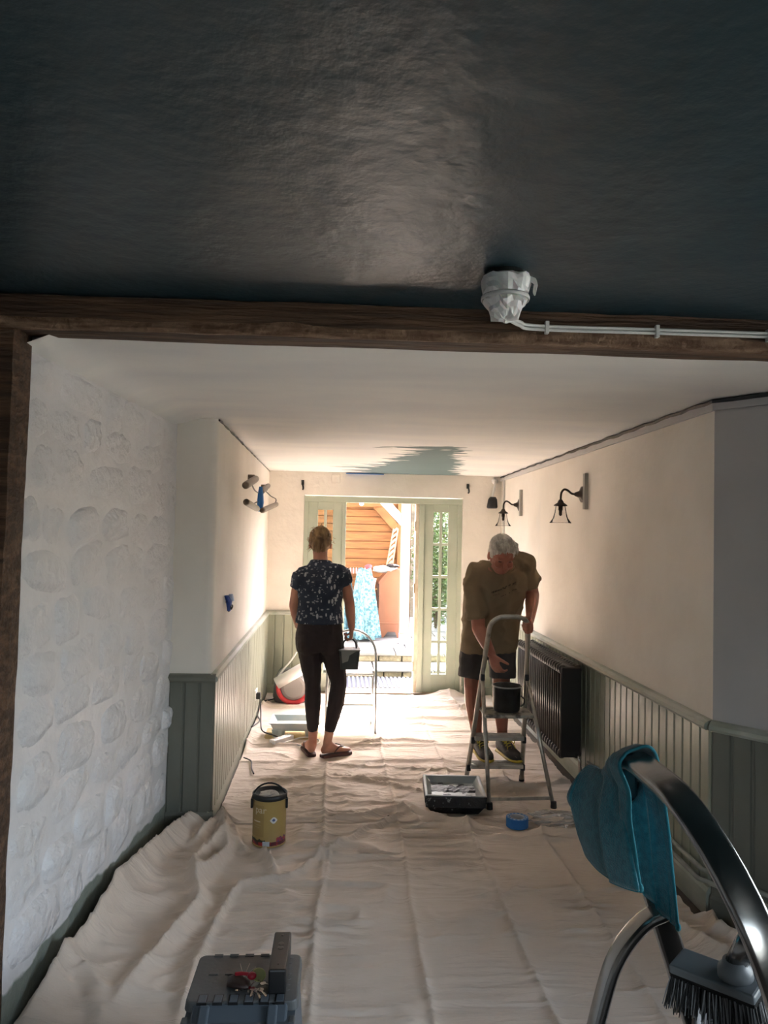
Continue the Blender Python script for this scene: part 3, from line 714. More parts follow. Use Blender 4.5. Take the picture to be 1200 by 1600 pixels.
shrub((1.47, 11.35, .2), .4, .45, 1.1, 4200, 1, mleaf, 'tall sunlit green shrub just right of the shelter post')
shrub((1.85, 10.5, .2), .38, .4, .75, 2600, 2, mleaf, 'lower light green shrub beyond the right glazed leaf')
shrub((2.3, 12.0, .2), .7, .5, 1.5, 4200, 3, mleaf2, 'dark green shrub at the back beyond the glazed leaf')
shrub((-.75, 12.2, 1.2), .6, .4, 1.1, 100, 4, mleaf2, 'dark shrub hidden behind the shelter boards') if False else None
b = MB(); b.bx((1.05, 13.2, .16), (7, 13.4, 2.2)); b.build('wall_garden', MT['step_stone'], kind='structure', label='honey stone garden wall behind the shrubs', cat='wall')

# ================================================================== DUST SHEETS
def poly_dist(x, y, pts):
    best = np.full(x.shape, 9e9); tt = np.zeros(x.shape)
    L = [0]
    for a, b_ in zip(pts[:-1], pts[1:]): L.append(L[-1] + math.hypot(b_[0] - a[0], b_[1] - a[1]))
    side = np.zeros(x.shape)
    for i, (a, b_) in enumerate(zip(pts[:-1], pts[1:])):
        dx, dy = b_[0] - a[0], b_[1] - a[1]; l2 = dx * dx + dy * dy
        t = np.clip(((x - a[0]) * dx + (y - a[1]) * dy) / l2, 0, 1)
        d = np.hypot(x - a[0] - t * dx, y - a[1] - t * dy)
        s = np.sign(dx * (y - a[1]) - dy * (x - a[0]))
        m = d < best; best = np.where(m, d, best); side = np.where(m, s, side); tt = np.where(m, (L[i] + t * (L[i + 1] - L[i])) / L[-1], tt)
    return best, side, tt
def fl(*ps): return [tuple(onz(px, py)[:2]) for px, py in ps]
# (path on the floor, width, height, asymmetry)
FOLDS = [
    (fl((40, 1620), (120, 1510), (175, 1432), (235, 1350), (285, 1306), (335, 1284)), .048, .105),
    (fl((165, 1600), (245, 1500), (305, 1425), (300, 1365), (350, 1310)), .034, .050),
    (fl((300, 1330), (345, 1290), (352, 1345), (300, 1400)), .035, .055),
    (fl((345, 1285), (380, 1335), (402, 1330), (430, 1372)), .026, .050),
    (fl((645, 1275), (560, 1312), (520, 1334), (450, 1382), (370, 1397), (345, 1432), (300, 1520), (268, 1610)), .020, .034),
    (fl((505, 1292), (585, 1282), (640, 1272), (700, 1290), (780, 1302), (870, 1308), (940, 1312)), .026, .034),
    (fl((620, 1266), (660, 1292), (720, 1300), (800, 1314), (900, 1318)), .016, .018),
    (fl((592, 1086), (640, 1080), (690, 1090), (722, 1090)), .055, .065),
    (fl((600, 1100), (650, 1098), (720, 1104)), .03, .03),
    (fl((425, 1180), (480, 1196), (560, 1202), (640, 1206), (730, 1210)), .014, .020),
    (fl((560, 1165), (630, 1160), (690, 1166)), .018, .024),
    (fl((400, 1222), (450, 1226), (520, 1216), (570, 1224), (660, 1240)), .016, .020),
    (fl((570, 1130), (650, 1134), (700, 1138)), .016, .02),
    (fl((690, 1216), (735, 1240), (700, 1256)), .02, .03),
    (fl((770, 1236), (830, 1236), (880, 1226)), .02, .026),
    (fl((985, 1370), (1040, 1450), (1110, 1500), (1190, 1540)), .030, .045),
    (fl((1060, 1405), (1130, 1440), (1200, 1470)), .040, .060),
    (fl((1090, 1400), (1120, 1470), (1200, 1500)), .025, .04),
    (fl((400, 1120), (430, 1090), (470, 1092)), .03, .04),
    (fl((385, 1180), (395, 1130), (410, 1090)), .022, .035),
    (fl((455, 1100), (560, 1098)), .018, .02),
    (fl((520, 1334), (500, 1420), (490, 1490), (470, 1600)), .008, .013),
]
CREASE_X = (-.07, .34, .74, 1.12)
CREASE_Y = (2.62, 2.98, 3.36, 3.70, 4.45, 4.86, 5.25, 5.65, 6.05, 6.45, 6.85)
FLAT = []                                           # (x, y, radius) spots pressed flat under things standing on the sheet
def press(p, r): FLAT.append((p[0], p[1], r))
CAN_P = onz(420, 1318); TRAY_P = V((.70, 4.44, 0)); TAPE_P = onz(808, 1293)
press(CAN_P, .10); press(TAPE_P, .07); press(TRAY_P, .20); press(onz(505, 1180), .20); press((.9, 4.36, 0), .05); press((1.30, 4.40, 0), .05); press((.85, 4.88, 0), .05); press((1.23, 4.89, 0), .05)
press((-.24, 2.1, 0), .33); press((-.34, 6.0, 0), .24); press((-.45, 7.2, 0), .2); press((.1, 6.0, 0), .06); press((.32, 6.0, 0), .07); press((-.06, 6.0, 0), .07)
press((.35, 6.35, 0), .07); press((-.09, 6.35, 0), .07)

def cloth_h(x, y):
    x = np.asarray(x, float); y = np.asarray(y, float)
    wx = x + .05 * (fbm(x * 2.3, y * 2.3, 31) - .5); wy = y + .07 * (fbm(x * 2.1, y * 2.1, 47) - .5)
    h = .010 + .010 * (fbm(x * 2.5, y * 2.5, 2) - .45)
    # small wrinkles running across the room
    msk = np.clip((fbm(x * 1.7, y * 2.2, 61) - .36) * 4, 0, 1)
    near_ = 1 + .6 * np.clip((4.4 - y) * 2, 0, 1)
    h = h + .018 * near_ * msk * np.maximum(ridged(wx * 2.2 + 3, wy * 15, 71) - .55, 0) ** 1.3 * 2.4
    h = h + .008 * near_ * np.maximum(ridged(wx * 2.2, wy * 26, 77) - .5, 0) * 1.6 * np.clip((fbm(x * 2.7, y * 3, 63) - .38) * 5, 0, 1)
    # diagonal wrinkles
    h = h + .014 * np.maximum(ridged((wx + wy) * 3.2, (wx - wy) * 8, 81) - .62, 0) * 2.2 * np.clip((fbm(x * 1.3, y * 1.3, 67) - .47) * 6, 0, 1)
    # packing creases
    for i, c in enumerate(CREASE_X):
        d = np.abs(x - c - .022 * (fbm(y * 1.5 + i, y * 0 + 3, 90 + i) - .5) * 2); h = h + (.017 if i % 2 == 0 else .013) * np.exp(-d / .012) * (.5 + .7 * vnoise(y * 2.2, y * 0 + i, 95))
    for i, c in enumerate(CREASE_Y):
        far = np.clip((c - 3.9) / 2, 0, 1)
        d = np.abs(y - c - .05 * (fbm(x * 1.6 + i * 3, x * 0 + 1, 110 + i) - .5) * 2)
        a_ = (.010 + .022 * far) * np.clip(vnoise(x * 1.9 + i * 5, x * 0 + i, 130) * 1.8 - .45, 0, 1)
        h = h + a_ * np.exp(-(d / (.012 + .012 * far)) ** 1.5)
    for i, (pts, w_, hh) in enumerate(FOLDS):
        d, s, t = poly_dist(wx, wy, pts)
        ww = w_ * (.75 + .5 * vnoise(t * 7, t * 0 + i, 150 + i)); ww = np.where(s > 0, ww * .75, ww * 1.35)
        h = h + hh * (.55 * np.exp(-(d / ww) ** 2) + .55 * np.exp(-d / (.55 * ww))) * np.clip(np.minimum(t, 1 - t) * 9 + .25, 0, 1) * (.7 + .5 * vnoise(t * 5 + 3, t * 0 + i, 190 + i))
    # billowing slack cloth along the stone wall
    wl = -1.03 + .11 * (y - 2.4) / 1.7
    slack = np.exp(-((x - wl - .12) / .16) ** 2) * np.clip((4.15 - y) * 5, 0, 1)
    h = h + slack * (.05 * fbm(x * 5, y * 3.2, 7) + .05 * np.maximum(ridged((x + .5 * y) * 3.3, (y - .4 * x) * 2.4, 8) - .6, 0) * 2)
    h = h + .022 * np.clip((x - 1.05) * 3, 0, 1) * np.clip((3.6 - y) * 3, 0, 1) * fbm(x * 4, y * 5, 17)
    for cx, cy, r in FLAT:
        d = np.hypot(x - cx, y - cy); k = np.clip((d - r) / .10, 0, 1); k = k * k * (3 - 2 * k); h = .006 + (h - .006) * k
    return np.maximum(h, .003)

ys = np.concatenate([np.arange(.9, 2.3, .03), np.arange(2.3, 4.7, .0085), np.arange(4.7, 7.44, .012)])
nx = 300
def xl(y):
    y = np.asarray(y, float)
    near = -1.03 + .11 * (y - 2.4) / 1.7 + .016 + .05 * (fbm(y * 3, y * 0, 300) - .3)
    far = -.70 - .05 * (y - 4.1) / 3.4 + .035
    return np.where(y < 4.0, near, np.where(y > 4.12, far, near + (far - near) * (y - 4.0) / .12))
def xr(y):
    y = np.asarray(y, float)
    near = np.minimum(1.55 + (3.15 - y) * .80, 2.1)
    return np.where(y < 3.1, near, 1.555 + .02 * (fbm(y * 2.5, y * 0, 310) - .5)) - .03 * fbm(y * 4, y * 0, 320)
E1 = np.array([fl((645, 1275), (560, 1312), (520, 1334), (450, 1382), (370, 1397), (345, 1432), (300, 1520), (268, 1610))]).reshape(-1, 2)
def sheet(name, y0, y1, lift, label, ragged):
    yy = ys[(ys >= y0) & (ys <= y1)]; u = np.linspace(0, 1, nx + 1)
    Yg, Ug = np.meshgrid(yy, u, indexing='ij')
    # wavy hems where one sheet ends
    tY = (Yg - y0) / (y1 - y0)
    if ragged: Yg = Yg + .06 * (fbm(Ug * 5, Ug * 0, 330) - .5) * (1 - tY) ** 6
    Xg = xl(Yg) + (xr(Yg) - xl(Yg)) * Ug
    H = cloth_h(Xg, Yg) + lift
    if ragged: H = H + .0
    n0, n1 = Xg.shape
    co = np.stack([Xg, Yg, H], -1).reshape(-1, 3)
    idx = np.arange(n0 * n1).reshape(n0, n1)
    q = np.stack([idx[:-1, :-1], idx[1:, :-1], idx[1:, 1:], idx[:-1, 1:]], -1).reshape(-1, 4)[:, ::-1]
    me = bpy.data.meshes.new(name); me.vertices.add(len(co)); me.vertices.foreach_set('co', co.ravel())
    me.loops.add(len(q) * 4); me.loops.foreach_set('vertex_index', q.ravel())
    me.polygons.add(len(q)); me.polygons.foreach_set('loop_start', np.arange(0, len(q) * 4, 4)); me.polygons.foreach_set('loop_total', np.full(len(q), 4))
    me.update(calc_edges=True); me.polygons.foreach_set('use_smooth', np.ones(len(q), bool))
    me.materials.append(MT['cloth']); o = bpy.data.objects.new(name, me); COL.objects.link(o)
    return tag(o, label, 'dust sheet')
sheet('dust_sheet', .9, 4.22, 0.0, 'creased cream cotton dust sheet in front of the paint tin and tray', False)
sheet('dust_sheet', 4.16, 7.44, .004, 'rumpled cream cotton dust sheet running up to the garden door', True)
def gz(x, y): return float(cloth_h(np.array([x]), np.array([y]))[0])

# ================================================================== RADIATOR, PIPES
RX, RY0, RY1, RZ0, RZ1 = 1.50, 4.72, 5.92, .20, .80
rad = empty('column_radiator', (RX, RY0, 0), 'black cast-iron column radiator on the right wall behind the stepladder', 'radiator')
pitch = .052; first = None; k = 0
y = RY0 + pitch / 2
while y < RY1:
    if first is None:
        b = MB()
        for cx in (RX - .05, RX + .05):
            b.tube([(cx, y, RZ0 + .03), (cx, y, RZ1 - .03)], .017, 8)
            for zz in (RZ0 + .03, RZ1 - .03): b.ell((cx, y, zz), (.03, .024, .034), n=10, k=6)
        for zz in (RZ0 + .03, RZ1 - .03): b.tube([(RX - .05, y, zz), (RX + .05, y, zz)], .024, 8)
        first = b.build('section', MT['black_iron'], rad, smooth=True); o = first; y0_ = y
    else:
        o = bpy.data.objects.new('section', first.data); COL.objects.link(o); o.parent = rad; o.location = (0, y - y0_, 0)
    y += pitch
b = MB()
for zz in (RZ0 + .03, RZ1 - .03): b.tube([(RX, RY0, zz), (RX, RY1, zz)], .018, 8)
b.build('header_tube', MT['black_iron'], rad, smooth=True)
b = MB(); b.bx((RX - .068, RY0 - .006, RZ0 + .01), (RX + .068, RY0 + .012, RZ1 - .01)); b.build('end_panel', MT['black_iron'], rad, bevel=.012)
for yq in (RY0 + .2, RY1 - .2):
    b = MB(); b.bx((RX + .05, yq, RZ0 + .02), (XR - .012, yq + .03, RZ0 + .07)); b.build('wall_bracket', MT['black_iron'], rad)
b = MB(); b.tube(spline([(RX + .04, RY0 + .0, RZ0 + .03), (RX + .04, RY0 - .05, RZ0 + .02), (RX + .05, RY0 - .05, .13)]), .011, 8); b.build('valve_tail', mat('chrome', (.6, .6, .58), .2, 1.0), rad, smooth=True)
for q, (zz, xo) in enumerate(((.155, .045), (.195, .03))):
    b = MB(); pts = [(XR - xo, 4.66 + .02 * q, zz), (XR - xo, 3.75, zz), (XR - xo, 3.16 + .02, zz - .005), (1.80 - xo, 2.92, zz - .005), (2.1, 2.52, zz)]
    b.tube([V(p) for p in pts], .011, 8)
    b.build('heating_pipe', MT['grey_pipe'], smooth=True, org=(XR, 4, 0), label=('lower' if q == 0 else 'upper') + ' painted heating pipe running along the right skirting', cat='pipe')

# ================================================================== WALL LAMPS
def wall_lamp(y, zb, label, lab2):
    t = empty('wall_lamp', (XR, y, zb), label, 'wall lamp')
    mb_ = bpy.data.materials.get('aged_bronze') or mat('aged_bronze', (.05, .038, .03), .4, .7)
    b = MB(); b.lathe((XR - .0, y, zb), [(.055, 0), (.055, .008), (.042, .014), (.025, .022), (.014, .05), (.012, .055)], 24, (-1, 0, 0)); b.build('backplate', mb_, t, smooth=True)
    X = XR - .045
    b = MB(); b.tube(spline([(X, y, zb), (X - .03, y, zb + .004), (X - .06, y, zb + .026), (X - .085, y, zb + .03), (X - .103, y, zb + .004), (X - .107, y, zb - .05)]), .0075, 8); b.build('arm', mb_, t, smooth=True)
    cx, cz = X - .107, zb - .05
    b = MB(); b.lathe((cx, y, cz), [(.010, .012), (.018, .0), (.022, -.01), (.043, -.024), (.046, -.032), (.02, -.034)], 24); b.build('gallery', mb_, t, smooth=True)
    b = MB(); b.lathe((cx, y, cz - .03), [(.032, 0), (.040, -.05), (.050, -.085), (.072, -.115), (.074, -.118), (.070, -.115), (.048, -.085), (.038, -.05), (.030, 0)], 28, cap=False); b.build('glass_shade', MT['lamp_glass'], t, smooth=True)
    b = MB(); b.lathe((cx, y, cz - .03), [(.015, 0), (.015, -.03), (.011, -.034), (.011, -.062), (.004, -.07)], 14); b.build('lamp_holder', mb_, t, smooth=True)
    b = MB(); b.bx((XR - .022, y - .165, zb - .105), (XR, y - .075, zb + .14)) if False else b.bx((XR - .024, y - .115, zb - .105), (XR, y - .075, zb + .135))
    b.build('wood_batten', mat('grey_batten', (.36, .35, .32), .6), org=(XR, y - .1, zb), label=lab2, cat='batten')
wall_lamp(4.93, 1.925, 'bronze swan-neck wall lamp with clear glass shade, nearer the splayed wall', 'grey upright batten beside the wall lamp nearer the splayed wall')
wall_lamp(6.72, 1.925, 'bronze swan-neck wall lamp with clear glass shade, nearer the end wall', 'grey upright batten beside the wall lamp nearer the end wall')
b = MB(); b.tube([(XR - .012, 7.33, ZC - .03), (XR - .012, 7.33, .84)], .011, 8); b.build('conduit', MT['white_plastic'], smooth=True, org=(XR, 7.33, .84), label='thin pale vertical conduit in the far right corner', cat='conduit')

# spotlights dangling on the left wall, tied with blue tape
mtape = mat('blue_masking_tape', (.018, .16, .46), .6)
mbr = mat('brushed_nickel', (.20, .165, .13), .4, .8)
sp = empty('spotlight_bar', (-.72, 6.0, 1.95), 'dangling nickel spotlight fitting bundled with blue tape on left wall', 'spotlight')
def spot(a_, b_, r):
    b = MB(); p, q = V(a_), V(b_); d = (q - p).normalized(); L = (q - p).length
    b.lathe(p, [(r * .75, 0), (r, L * .06), (r, L * .9), (r * .9, L), (r * .75, L * .97)], 14, d); b.build('lamp_head', mbr, sp, smooth=True)
YL = 5.75
def lw(px, py, off=.06):
    X = -.725 + off; d = FW * F + RT * (px - 600) + UP * (800 - py); return CAM + d * (X / d.x)
spot(lw(383, 759, .12), lw(400, 748, .12), .024); spot(lw(408, 769, .10), lw(419, 759, .10), .022)
spot(lw(384, 784, .12), lw(402, 795, .12), .022); spot(lw(409, 798, .12), lw(432, 788, .12), .022)
b = MB(); b.lathe(lw(387, 747, .0), [(.028, 0), (.028, .05), (.02, .06)], 14, (1, 0, 0)); b.lathe(lw(408, 762, .0), [(.028, 0), (.028, .05), (.02, .06)], 14, (1, 0, 0)); b.build('wall_mount', mbr, sp)
b = MB(); b.tube(spline([lw(393, 756, .1), lw(398, 766, .1), lw(405, 771, .08)]), .005, 6); b.tube(spline([lw(414, 766, .1), lw(423, 775, .1), lw(431, 780, .1), lw(430, 787, .1)]), .005, 6); b.tube(spline([lw(395, 788, .12), lw(402, 784, .1)]), .005, 6); b.build('flex', MT['black_plastic'], sp)
b = MB(); c = lw(407, 781, .10); b.loft([(c + V((0, 0, .10)), .012, .012, (0, 1, 0), (1, 0, 0)), (c + V((0, 0, .05)), .045, .02, (0, 1, 0), (1, 0, 0)), (c + V((0, 0, -.02)), .045, .025, (0, 1, 0), (1, 0, 0)), (c + V((0, 0, -.07)), .03, .02, (0, 1, 0), (1, 0, 0)), (c + V((0, 0, -.09)), .02, .015, (0, 1, 0), (1, 0, 0))], 10); b.build('tape_wrap', mtape, sp)

# open socket box with taped wires
sb = empty('socket_box', lw(348, 940, .0), 'open black socket box with taped blue wires on left wall', 'socket')
c = lw(345, 940, 0.0)
b = MB(); b.bx((c.x - .01, c.y - .05, c.z - .04), (c.x + .012, c.y + .04, c.z + .04)); b.build('back_box', mat('socket_dark', (.03, .02, .018), .6), sb)
b = MB(); b.loft([(c + V((.03, .02, .035)), .03, .012, (0, 1, 0), (1, 0, 0)), (c + V((.045, .03, .0)), .04, .018, (0, 1, 0), (1, 0, 0)), (c + V((.05, .0, -.055)), .02, .01, (0, 1, 0), (1, 0, 0))], 10); b.build('tape_wrap', mat('dark_blue_tape', (.02, .06, .28), .55), sb)
b = MB(); b.loft([(c + V((.05, .06, .04)), .03, .012, (0, 1, 0), (1, 0, 0)), (c + V((.055, .07, .0)), .03, .015, (0, 1, 0), (1, 0, 0))], 10); b.build('terminal', mat('pale_blue_terminal', (.42, .52, .70), .5), sb)
b = MB(); b.tube(spline([c + V((.04, .02, -.01)), c + V((.06, .07, -.03)), c + V((.05, .10, -.055))]), .005, 6); b.tube(spline([c + V((.03, .0, .0)), c + V((.06, .0, -.03)), c + V((.05, -.01, -.06))]), .004, 6); b.build('wire', MT['black_plastic'], sb)

# things on the end wall
def hook(px, py, label):
    p = at(px, py, YB); t = empty('wall_hook', p, label, 'hook')
    b = MB(); b.box(p + V((0, -.006, .02)), (.028, .012, .05)); b.build('plate', MT['black_plastic'], t, bevel=.003)
    b = MB(); b.tube(spline([p + V((0, -.01, .03)), p + V((0, -.035, .01)), p + V((.008, -.03, -.035)), p + V((.004, -.012, -.05))]), .009, 8); b.build('prong', MT['black_plastic'], t, smooth=True)
hook(473, 757, 'small black wall hook near the left corner of end wall'); hook(731, 763, 'small black wall hook right of the garden door head')
p = at(525, 748, YB); t = empty('blank_plate', p, 'square cream blanking plate above the garden door', 'plate')
b = MB(); b.box(p + V((0, -.006, 0)), (.088, .012, .088)); b.build('plate', MT['plaster_back'], t, bevel=.004)
b = MB(); b.lathe(p + V((.02, -.012, .0)), [(.005, 0), (.004, .002)], 10, (0, -1, 0)); b.build('screw', MT['white_metal'], t)
spk = empty('wall_speaker', at(770, 785, YB - .06), 'small black speaker on bracket in the end wall corner', 'speaker')
p = at(769, 785, YB - .10)
b = MB(); b.loft([(p + V((0, 0, -.062)), .045, .045, (1, 0, 0), (0, 1, 0)), (p + V((0, 0, -.05)), .055, .055, (1, 0, 0), (0, 1, 0)), (p + V((.004, 0, .03)), .045, .045, (1, 0, 0), (0, 1, 0)), (p + V((.006, 0, .055)), .03, .03, (1, 0, 0), (0, 1, 0))], 16); b.build('cabinet', MT['black_plastic'], spk, smooth=True)
p2 = at(773, 752, YB)
b = MB(); b.lathe(p2, [(.032, 0), (.032, .02), (.018, .03), (.016, .05)], 16, (0, -1, 0)); b.tube([p2 + V((0, -.05, 0)), p2 + V((-.01, -.07, -.05)), p + V((0, 0, .05))], .012, 8); b.build('bracket', MT['white_metal'], spk, smooth=True)
b = MB(); a_, c_ = at(541, 735, YB - .03), at(600, 737, YB - .03); b.bx((a_.x, YB - .05, ZC - .0125), (c_.x, YB, ZC - .0075)); b.build('tape_strip', mtape, org=(.2, YB - .03, ZC - .01), label='strip of blue masking tape along the ceiling edge above door', cat='tape')

# ================================================================== FAR CLUTTER
def plug():
    c = lw(396, 1085, .0); t = empty('wall_socket', c, 'double wall socket with black plug on the left boarding', 'socket')
    b = MB(); b.bx((c.x, c.y - .07, c.z - .045), (c.x + .028, c.y + .07, c.z + .045)); b.build('face_plate', MT['white_metal'], t, bevel=.005)
    b = MB(); b.bx((c.x + .028, c.y - .055, c.z - .03), (c.x + .065, c.y - .005, c.z + .022)); b.build('plug_top', MT['black_plastic'], t, bevel=.006)
    e = c + V((.06, -.03, -.03))
    pts = [e, e + V((.012, -.03, -.10)), V((-.63, 6.10, .07)), V((-.60, 5.98, .035)), V((-.50, 5.86, .035)), V((-.44, 5.78, .035))]
    b = MB(); b.tube(spline(pts), .006, 6); b.build('black_flex', MT['black_plastic'], smooth=True, org=(-.6, 6, 0), label='black power flex hanging from the wall socket to the floor', cat='cable')
plug()
ex = empty('extension_block', (-.43, 5.72, .03), 'white extension socket block lying on the dust sheet', 'extension block')
R_ = Matrix.Rotation(math.radians(-38), 3, 'Z')
b = MB(); b.box((-.43, 5.72, .042), (.06, .22, .04), R_); b.build('block', MT['white_plastic'], ex, bevel=.01)
b = MB()
for k in (-1, 0, 1): b.box(V((-.43, 5.72, .0615)) + R_ @ V((0, k * .065, 0)), (.03, .03, .006), R_)
b.build('outlet', mat('outlet_grey', (.5, .49, .47), .5), ex)
loop = [V((-.35, 5.66, .03))] + [V((-.24 + .10 * math.cos(a), 5.72 + .12 * math.sin(a), .028)) for a in [math.radians(t) for t in range(200, 520, 30)]] + [V((-.42, 5.66, .03))]
b = MB(); b.tube(spline(loop, 5), .006, 6); b.build('white_flex', MT['white_plastic'], smooth=True, org=(-.24, 5.7, .02), label='looped white power flex beside the extension block', cat='cable')
b = MB(); b.tube(spline([V((-.66, 5.3, .03)), V((-.60, 5.22, .03)), V((-.58, 5.08, .025)), V((-.55, 4.95, .03))]), .005, 6); b.build('dark_flex', MT['black_plastic'], smooth=True, org=(-.6, 5.1, .02), label='short dark flex lying on the sheet near left skirting', cat='cable')

# pale blue paint tray
tp = V((-.34, 6.0, .012))
ptray = empty('blue_paint_tray', tp, 'pale blue plastic paint tray standing on cardboard by the left wall', 'paint tray')
mpb = mat('pale_blue_plastic', (.52, .62, .66), .4, col2=(.66, .70, .70), nscale=8)
def tray_mesh(b, c, w_, d_, z0, z1, depth, fl_, th=.006, R=None):
    """open shallow tray: outer ring, rim and sunken bed"""
    def q(x, y, z): v = V((x, y, z)); v = (R @ v) if R is not None else v; return V(c) + v
    hw, hd = w_ / 2, d_ / 2; ins = .035
    o = [(-hw, -hd), (hw, -hd), (hw, hd), (-hw, hd)]; fl2 = ins
    rings = []
    def ring(k, z0_, z1_):
        return [q(x * (1 - k / hw), y * (1 - k / hd), z0_ if y < 0 else z1_) for x, y in o]
    rings.append(ring(fl2, z0, z1)); rings.append(ring(.008, depth, depth + .0)); rings.append(ring(-.006, depth + .004, depth + .004)); rings.append(ring(-.002, depth + .009, depth + .009)); rings.append(ring(.012, depth + .007, depth + .007)); rings.append(ring(fl2 + .006, z0 + th, z1 + th))
    b.rings(rings)
b = MB(); tray_mesh(b, tp + V((0, 0, .05)), .40, .30, 0, .02, .06, .0); b.build('tray', mpb, ptray, bevel=.004)
for x in (-.13, .13):
    b = MB(); b.loft([(tp + V((x, -.10, .0)), .045, .02, (1, 0, 0), (0, 1, 0)), (tp + V((x, -.10, .06)), .055, .03, (1, 0, 0), (0, 1, 0))], 12); b.build('foot', mpb, ptray)
b = MB(); b.bx((tp.x - .24, tp.y - .16, .008), (tp.x + .2, tp.y + .16, .012)); b.build('cardboard_sheet', mat('cardboard', (.50, .37, .19), .85), org=(tp.x, tp.y, .008), label='flat piece of brown cardboard under the pale blue tray', cat='cardboard')

# grey and red appliance by the end wall
ap = V((-.46, 7.18, .012))
app = empty('site_heater', ap, 'grey and red portable appliance with white tube on top, by end wall', 'appliance')
mgr = mat('appliance_grey', (.17, .17, .17), .5); mred = mat('appliance_red', (.62, .05, .06), .4)
b = MB(); b.loft([(ap + V((0, 0, 0)), .16, .12, (1, 0, 0), (0, 1, 0)), (ap + V((0, 0, .05)), .175, .14, (1, 0, 0), (0, 1, 0)), (ap + V((0, 0, .22)), .16, .13, (1, 0, 0), (0, 1, 0)), (ap + V((.0, 0, .30)), .11, .09, (1, 0, 0), (0, 1, 0))], 20); b.build('body', mgr, app, smooth=True)
b = MB(); pts = [ap + V((.03 + .145 * math.cos(a), -.135, .15 + .14 * math.sin(a))) for a in [math.radians(t) for t in range(170, 375, 12)]]; b.tube(pts, .022, 8); b.build('red_rim', mred, app, smooth=True)
b = MB(); b.lathe(ap + V((.03, -.12, .15)), [(.115, 0), (.115, .02), (.09, .03)], 24, (0, -1, 0)); b.build('face', mat('appliance_mid', (.27, .25, .24), .5), app)
b = MB(); b.tube([ap + V((-.13, -.15, .19)), ap + V((.16, -.13, .36))], .055, 16); b.build('white_tube', MT['white_plastic'], app, smooth=True)
b = MB(); b.tube(spline([ap + V((-.13, -.14, .23)), ap + V((-.06, -.12, .33)), ap + V((.0, -.1, .40)), ap + V((.05, -.1, .48))]), .008, 6); b.build('handle', MT['white_plastic'], app, smooth=True)
b = MB(); b.tube(spline([ap + V((-.15, -.06, .03)), ap + V((-.28, -.3, .035)), ap + V((-.24, -.7, .03)), ap + V((-.2, -.9, .03)), ap + V((-.24, -1.1, .03))]), .006, 6); b.build('black_flex', MT['black_plastic'], smooth=True, org=ap, label='black flex trailing from the grey appliance over the sheet', cat='cable')

# silver step stool behind the woman
SY = 6.0
stl = empty('step_stool', (.13, SY + .15, .012), 'light folding step stool with round silver hoop beside the woman', 'step stool')
xa, xb = -.10, .30
hoop = [V((xa, SY, .014))] + [V((xa, SY + .02, .4))]
b = MB()
cx, rr = (xa + xb) / 2, (xb - xa) / 2
hp = [V((xa, SY, .014)), V((xa, SY + .10, .55))] + [V((cx - rr * math.cos(t), SY + .12 + .02 * math.sin(t), .62 + rr * 1.05 * math.sin(t))) for t in [math.radians(a) for a in range(0, 181, 12)]] + [V((xb, SY + .10, .55)), V((xb, SY, .014))]
b.tube(hp, .010, 8); b.build('hoop_frame', mat('stool_silver', (.5, .5, .5), .3, .9), stl, smooth=True)
for zz, yy in ((.24, SY + .05), (.48, SY + .10)):
    b = MB(); b.bx((xa + .012, yy, zz - .018), (xb - .012, yy + .22 if zz > .4 else yy + .16, zz)); b.build('tread', MT['white_metal'], stl, bevel=.008)
b = MB()
for x in (xa + .02, xb - .02): b.tube([V((x, SY + .12, .50)), V((x, SY + .36, .014))], .009, 8)
b.tube([V((xa + .02, SY + .34, .06)), V((xb - .02, SY + .34, .06))], .007, 6); b.build('rear_leg', bpy.data.materials['stool_silver'], stl, smooth=True)

# ================================================================== MAN'S STEPLADDER
ld = empty('aluminium_stepladder', (1.07, 4.62, .008), 'paint-spotted aluminium stepladder with hoop handle, man standing on it', 'stepladder')
FLz = .010
_st = [(onz(728, 1221, FLz), at(766, 972, 4.46)), (onz(815, 1220, FLz), at(826, 974, 4.46))]
def up(s, z):                   # point on a stile at height z; s = 0 or 1
    p, q = _st[s]; t = (z - p.z) / (q.z - p.z); return p + (q - p) * t
def stile_pt(t, s): return up(s, FLz + (.53 - FLz) * t)
L1, L2 = up(0, 1.06), up(1, 1.06); rr = .085
hoop = [stile_pt(0, 0), stile_pt(.5, 0), stile_pt(1, 0), up(0, .8), L1]
ctr = (L1 + L2) / 2; wv = (L2 - L1); W = wv.length; wv = wv.normalized(); sv = (up(0, 1.0) - up(0, .6)).normalized()
for a in range(15, 91, 15): a = math.radians(a); hoop.append(L1 + wv * (rr * (1 - math.cos(a))) + sv * (rr * math.sin(a)))
for a in range(90, -1, -15): a = math.radians(a); hoop.append(L2 - wv * (rr * (1 - math.cos(a))) + sv * (rr * math.sin(a)))
hoop += [up(1, .8), stile_pt(1, 1), stile_pt(.5, 1), stile_pt(0, 1)]
b = MB(); b.tube(hoop, .0155, 10, rb=.0125); b.build('hoop_frame', MT['dull_alu'], ld, smooth=True)
for t, dp in ((.235, .11), (.62, .10)):
    a_, e_ = stile_pt(t, 0), stile_pt(t, 1); b = MB(); m_ = (a_ + e_) / 2
    b.box(m_ + V((0, .0, 0)), (abs(e_.x - a_.x) - .015, dp, .026)); o = b.build('tread', MT['dull_alu'], ld, bevel=.004)
    b = MB()
    for k in range(5): b.box(m_ + V((0, -.04 + k * .02, .014)), (abs(e_.x - a_.x) - .03, .006, .004))
    b.build('grip_rib', MT['dull_alu'], o)
a_, e_ = stile_pt(1, 0), stile_pt(1, 1)
PLAT = V(((a_.x + e_.x) / 2 + .01, 4.575, .53))
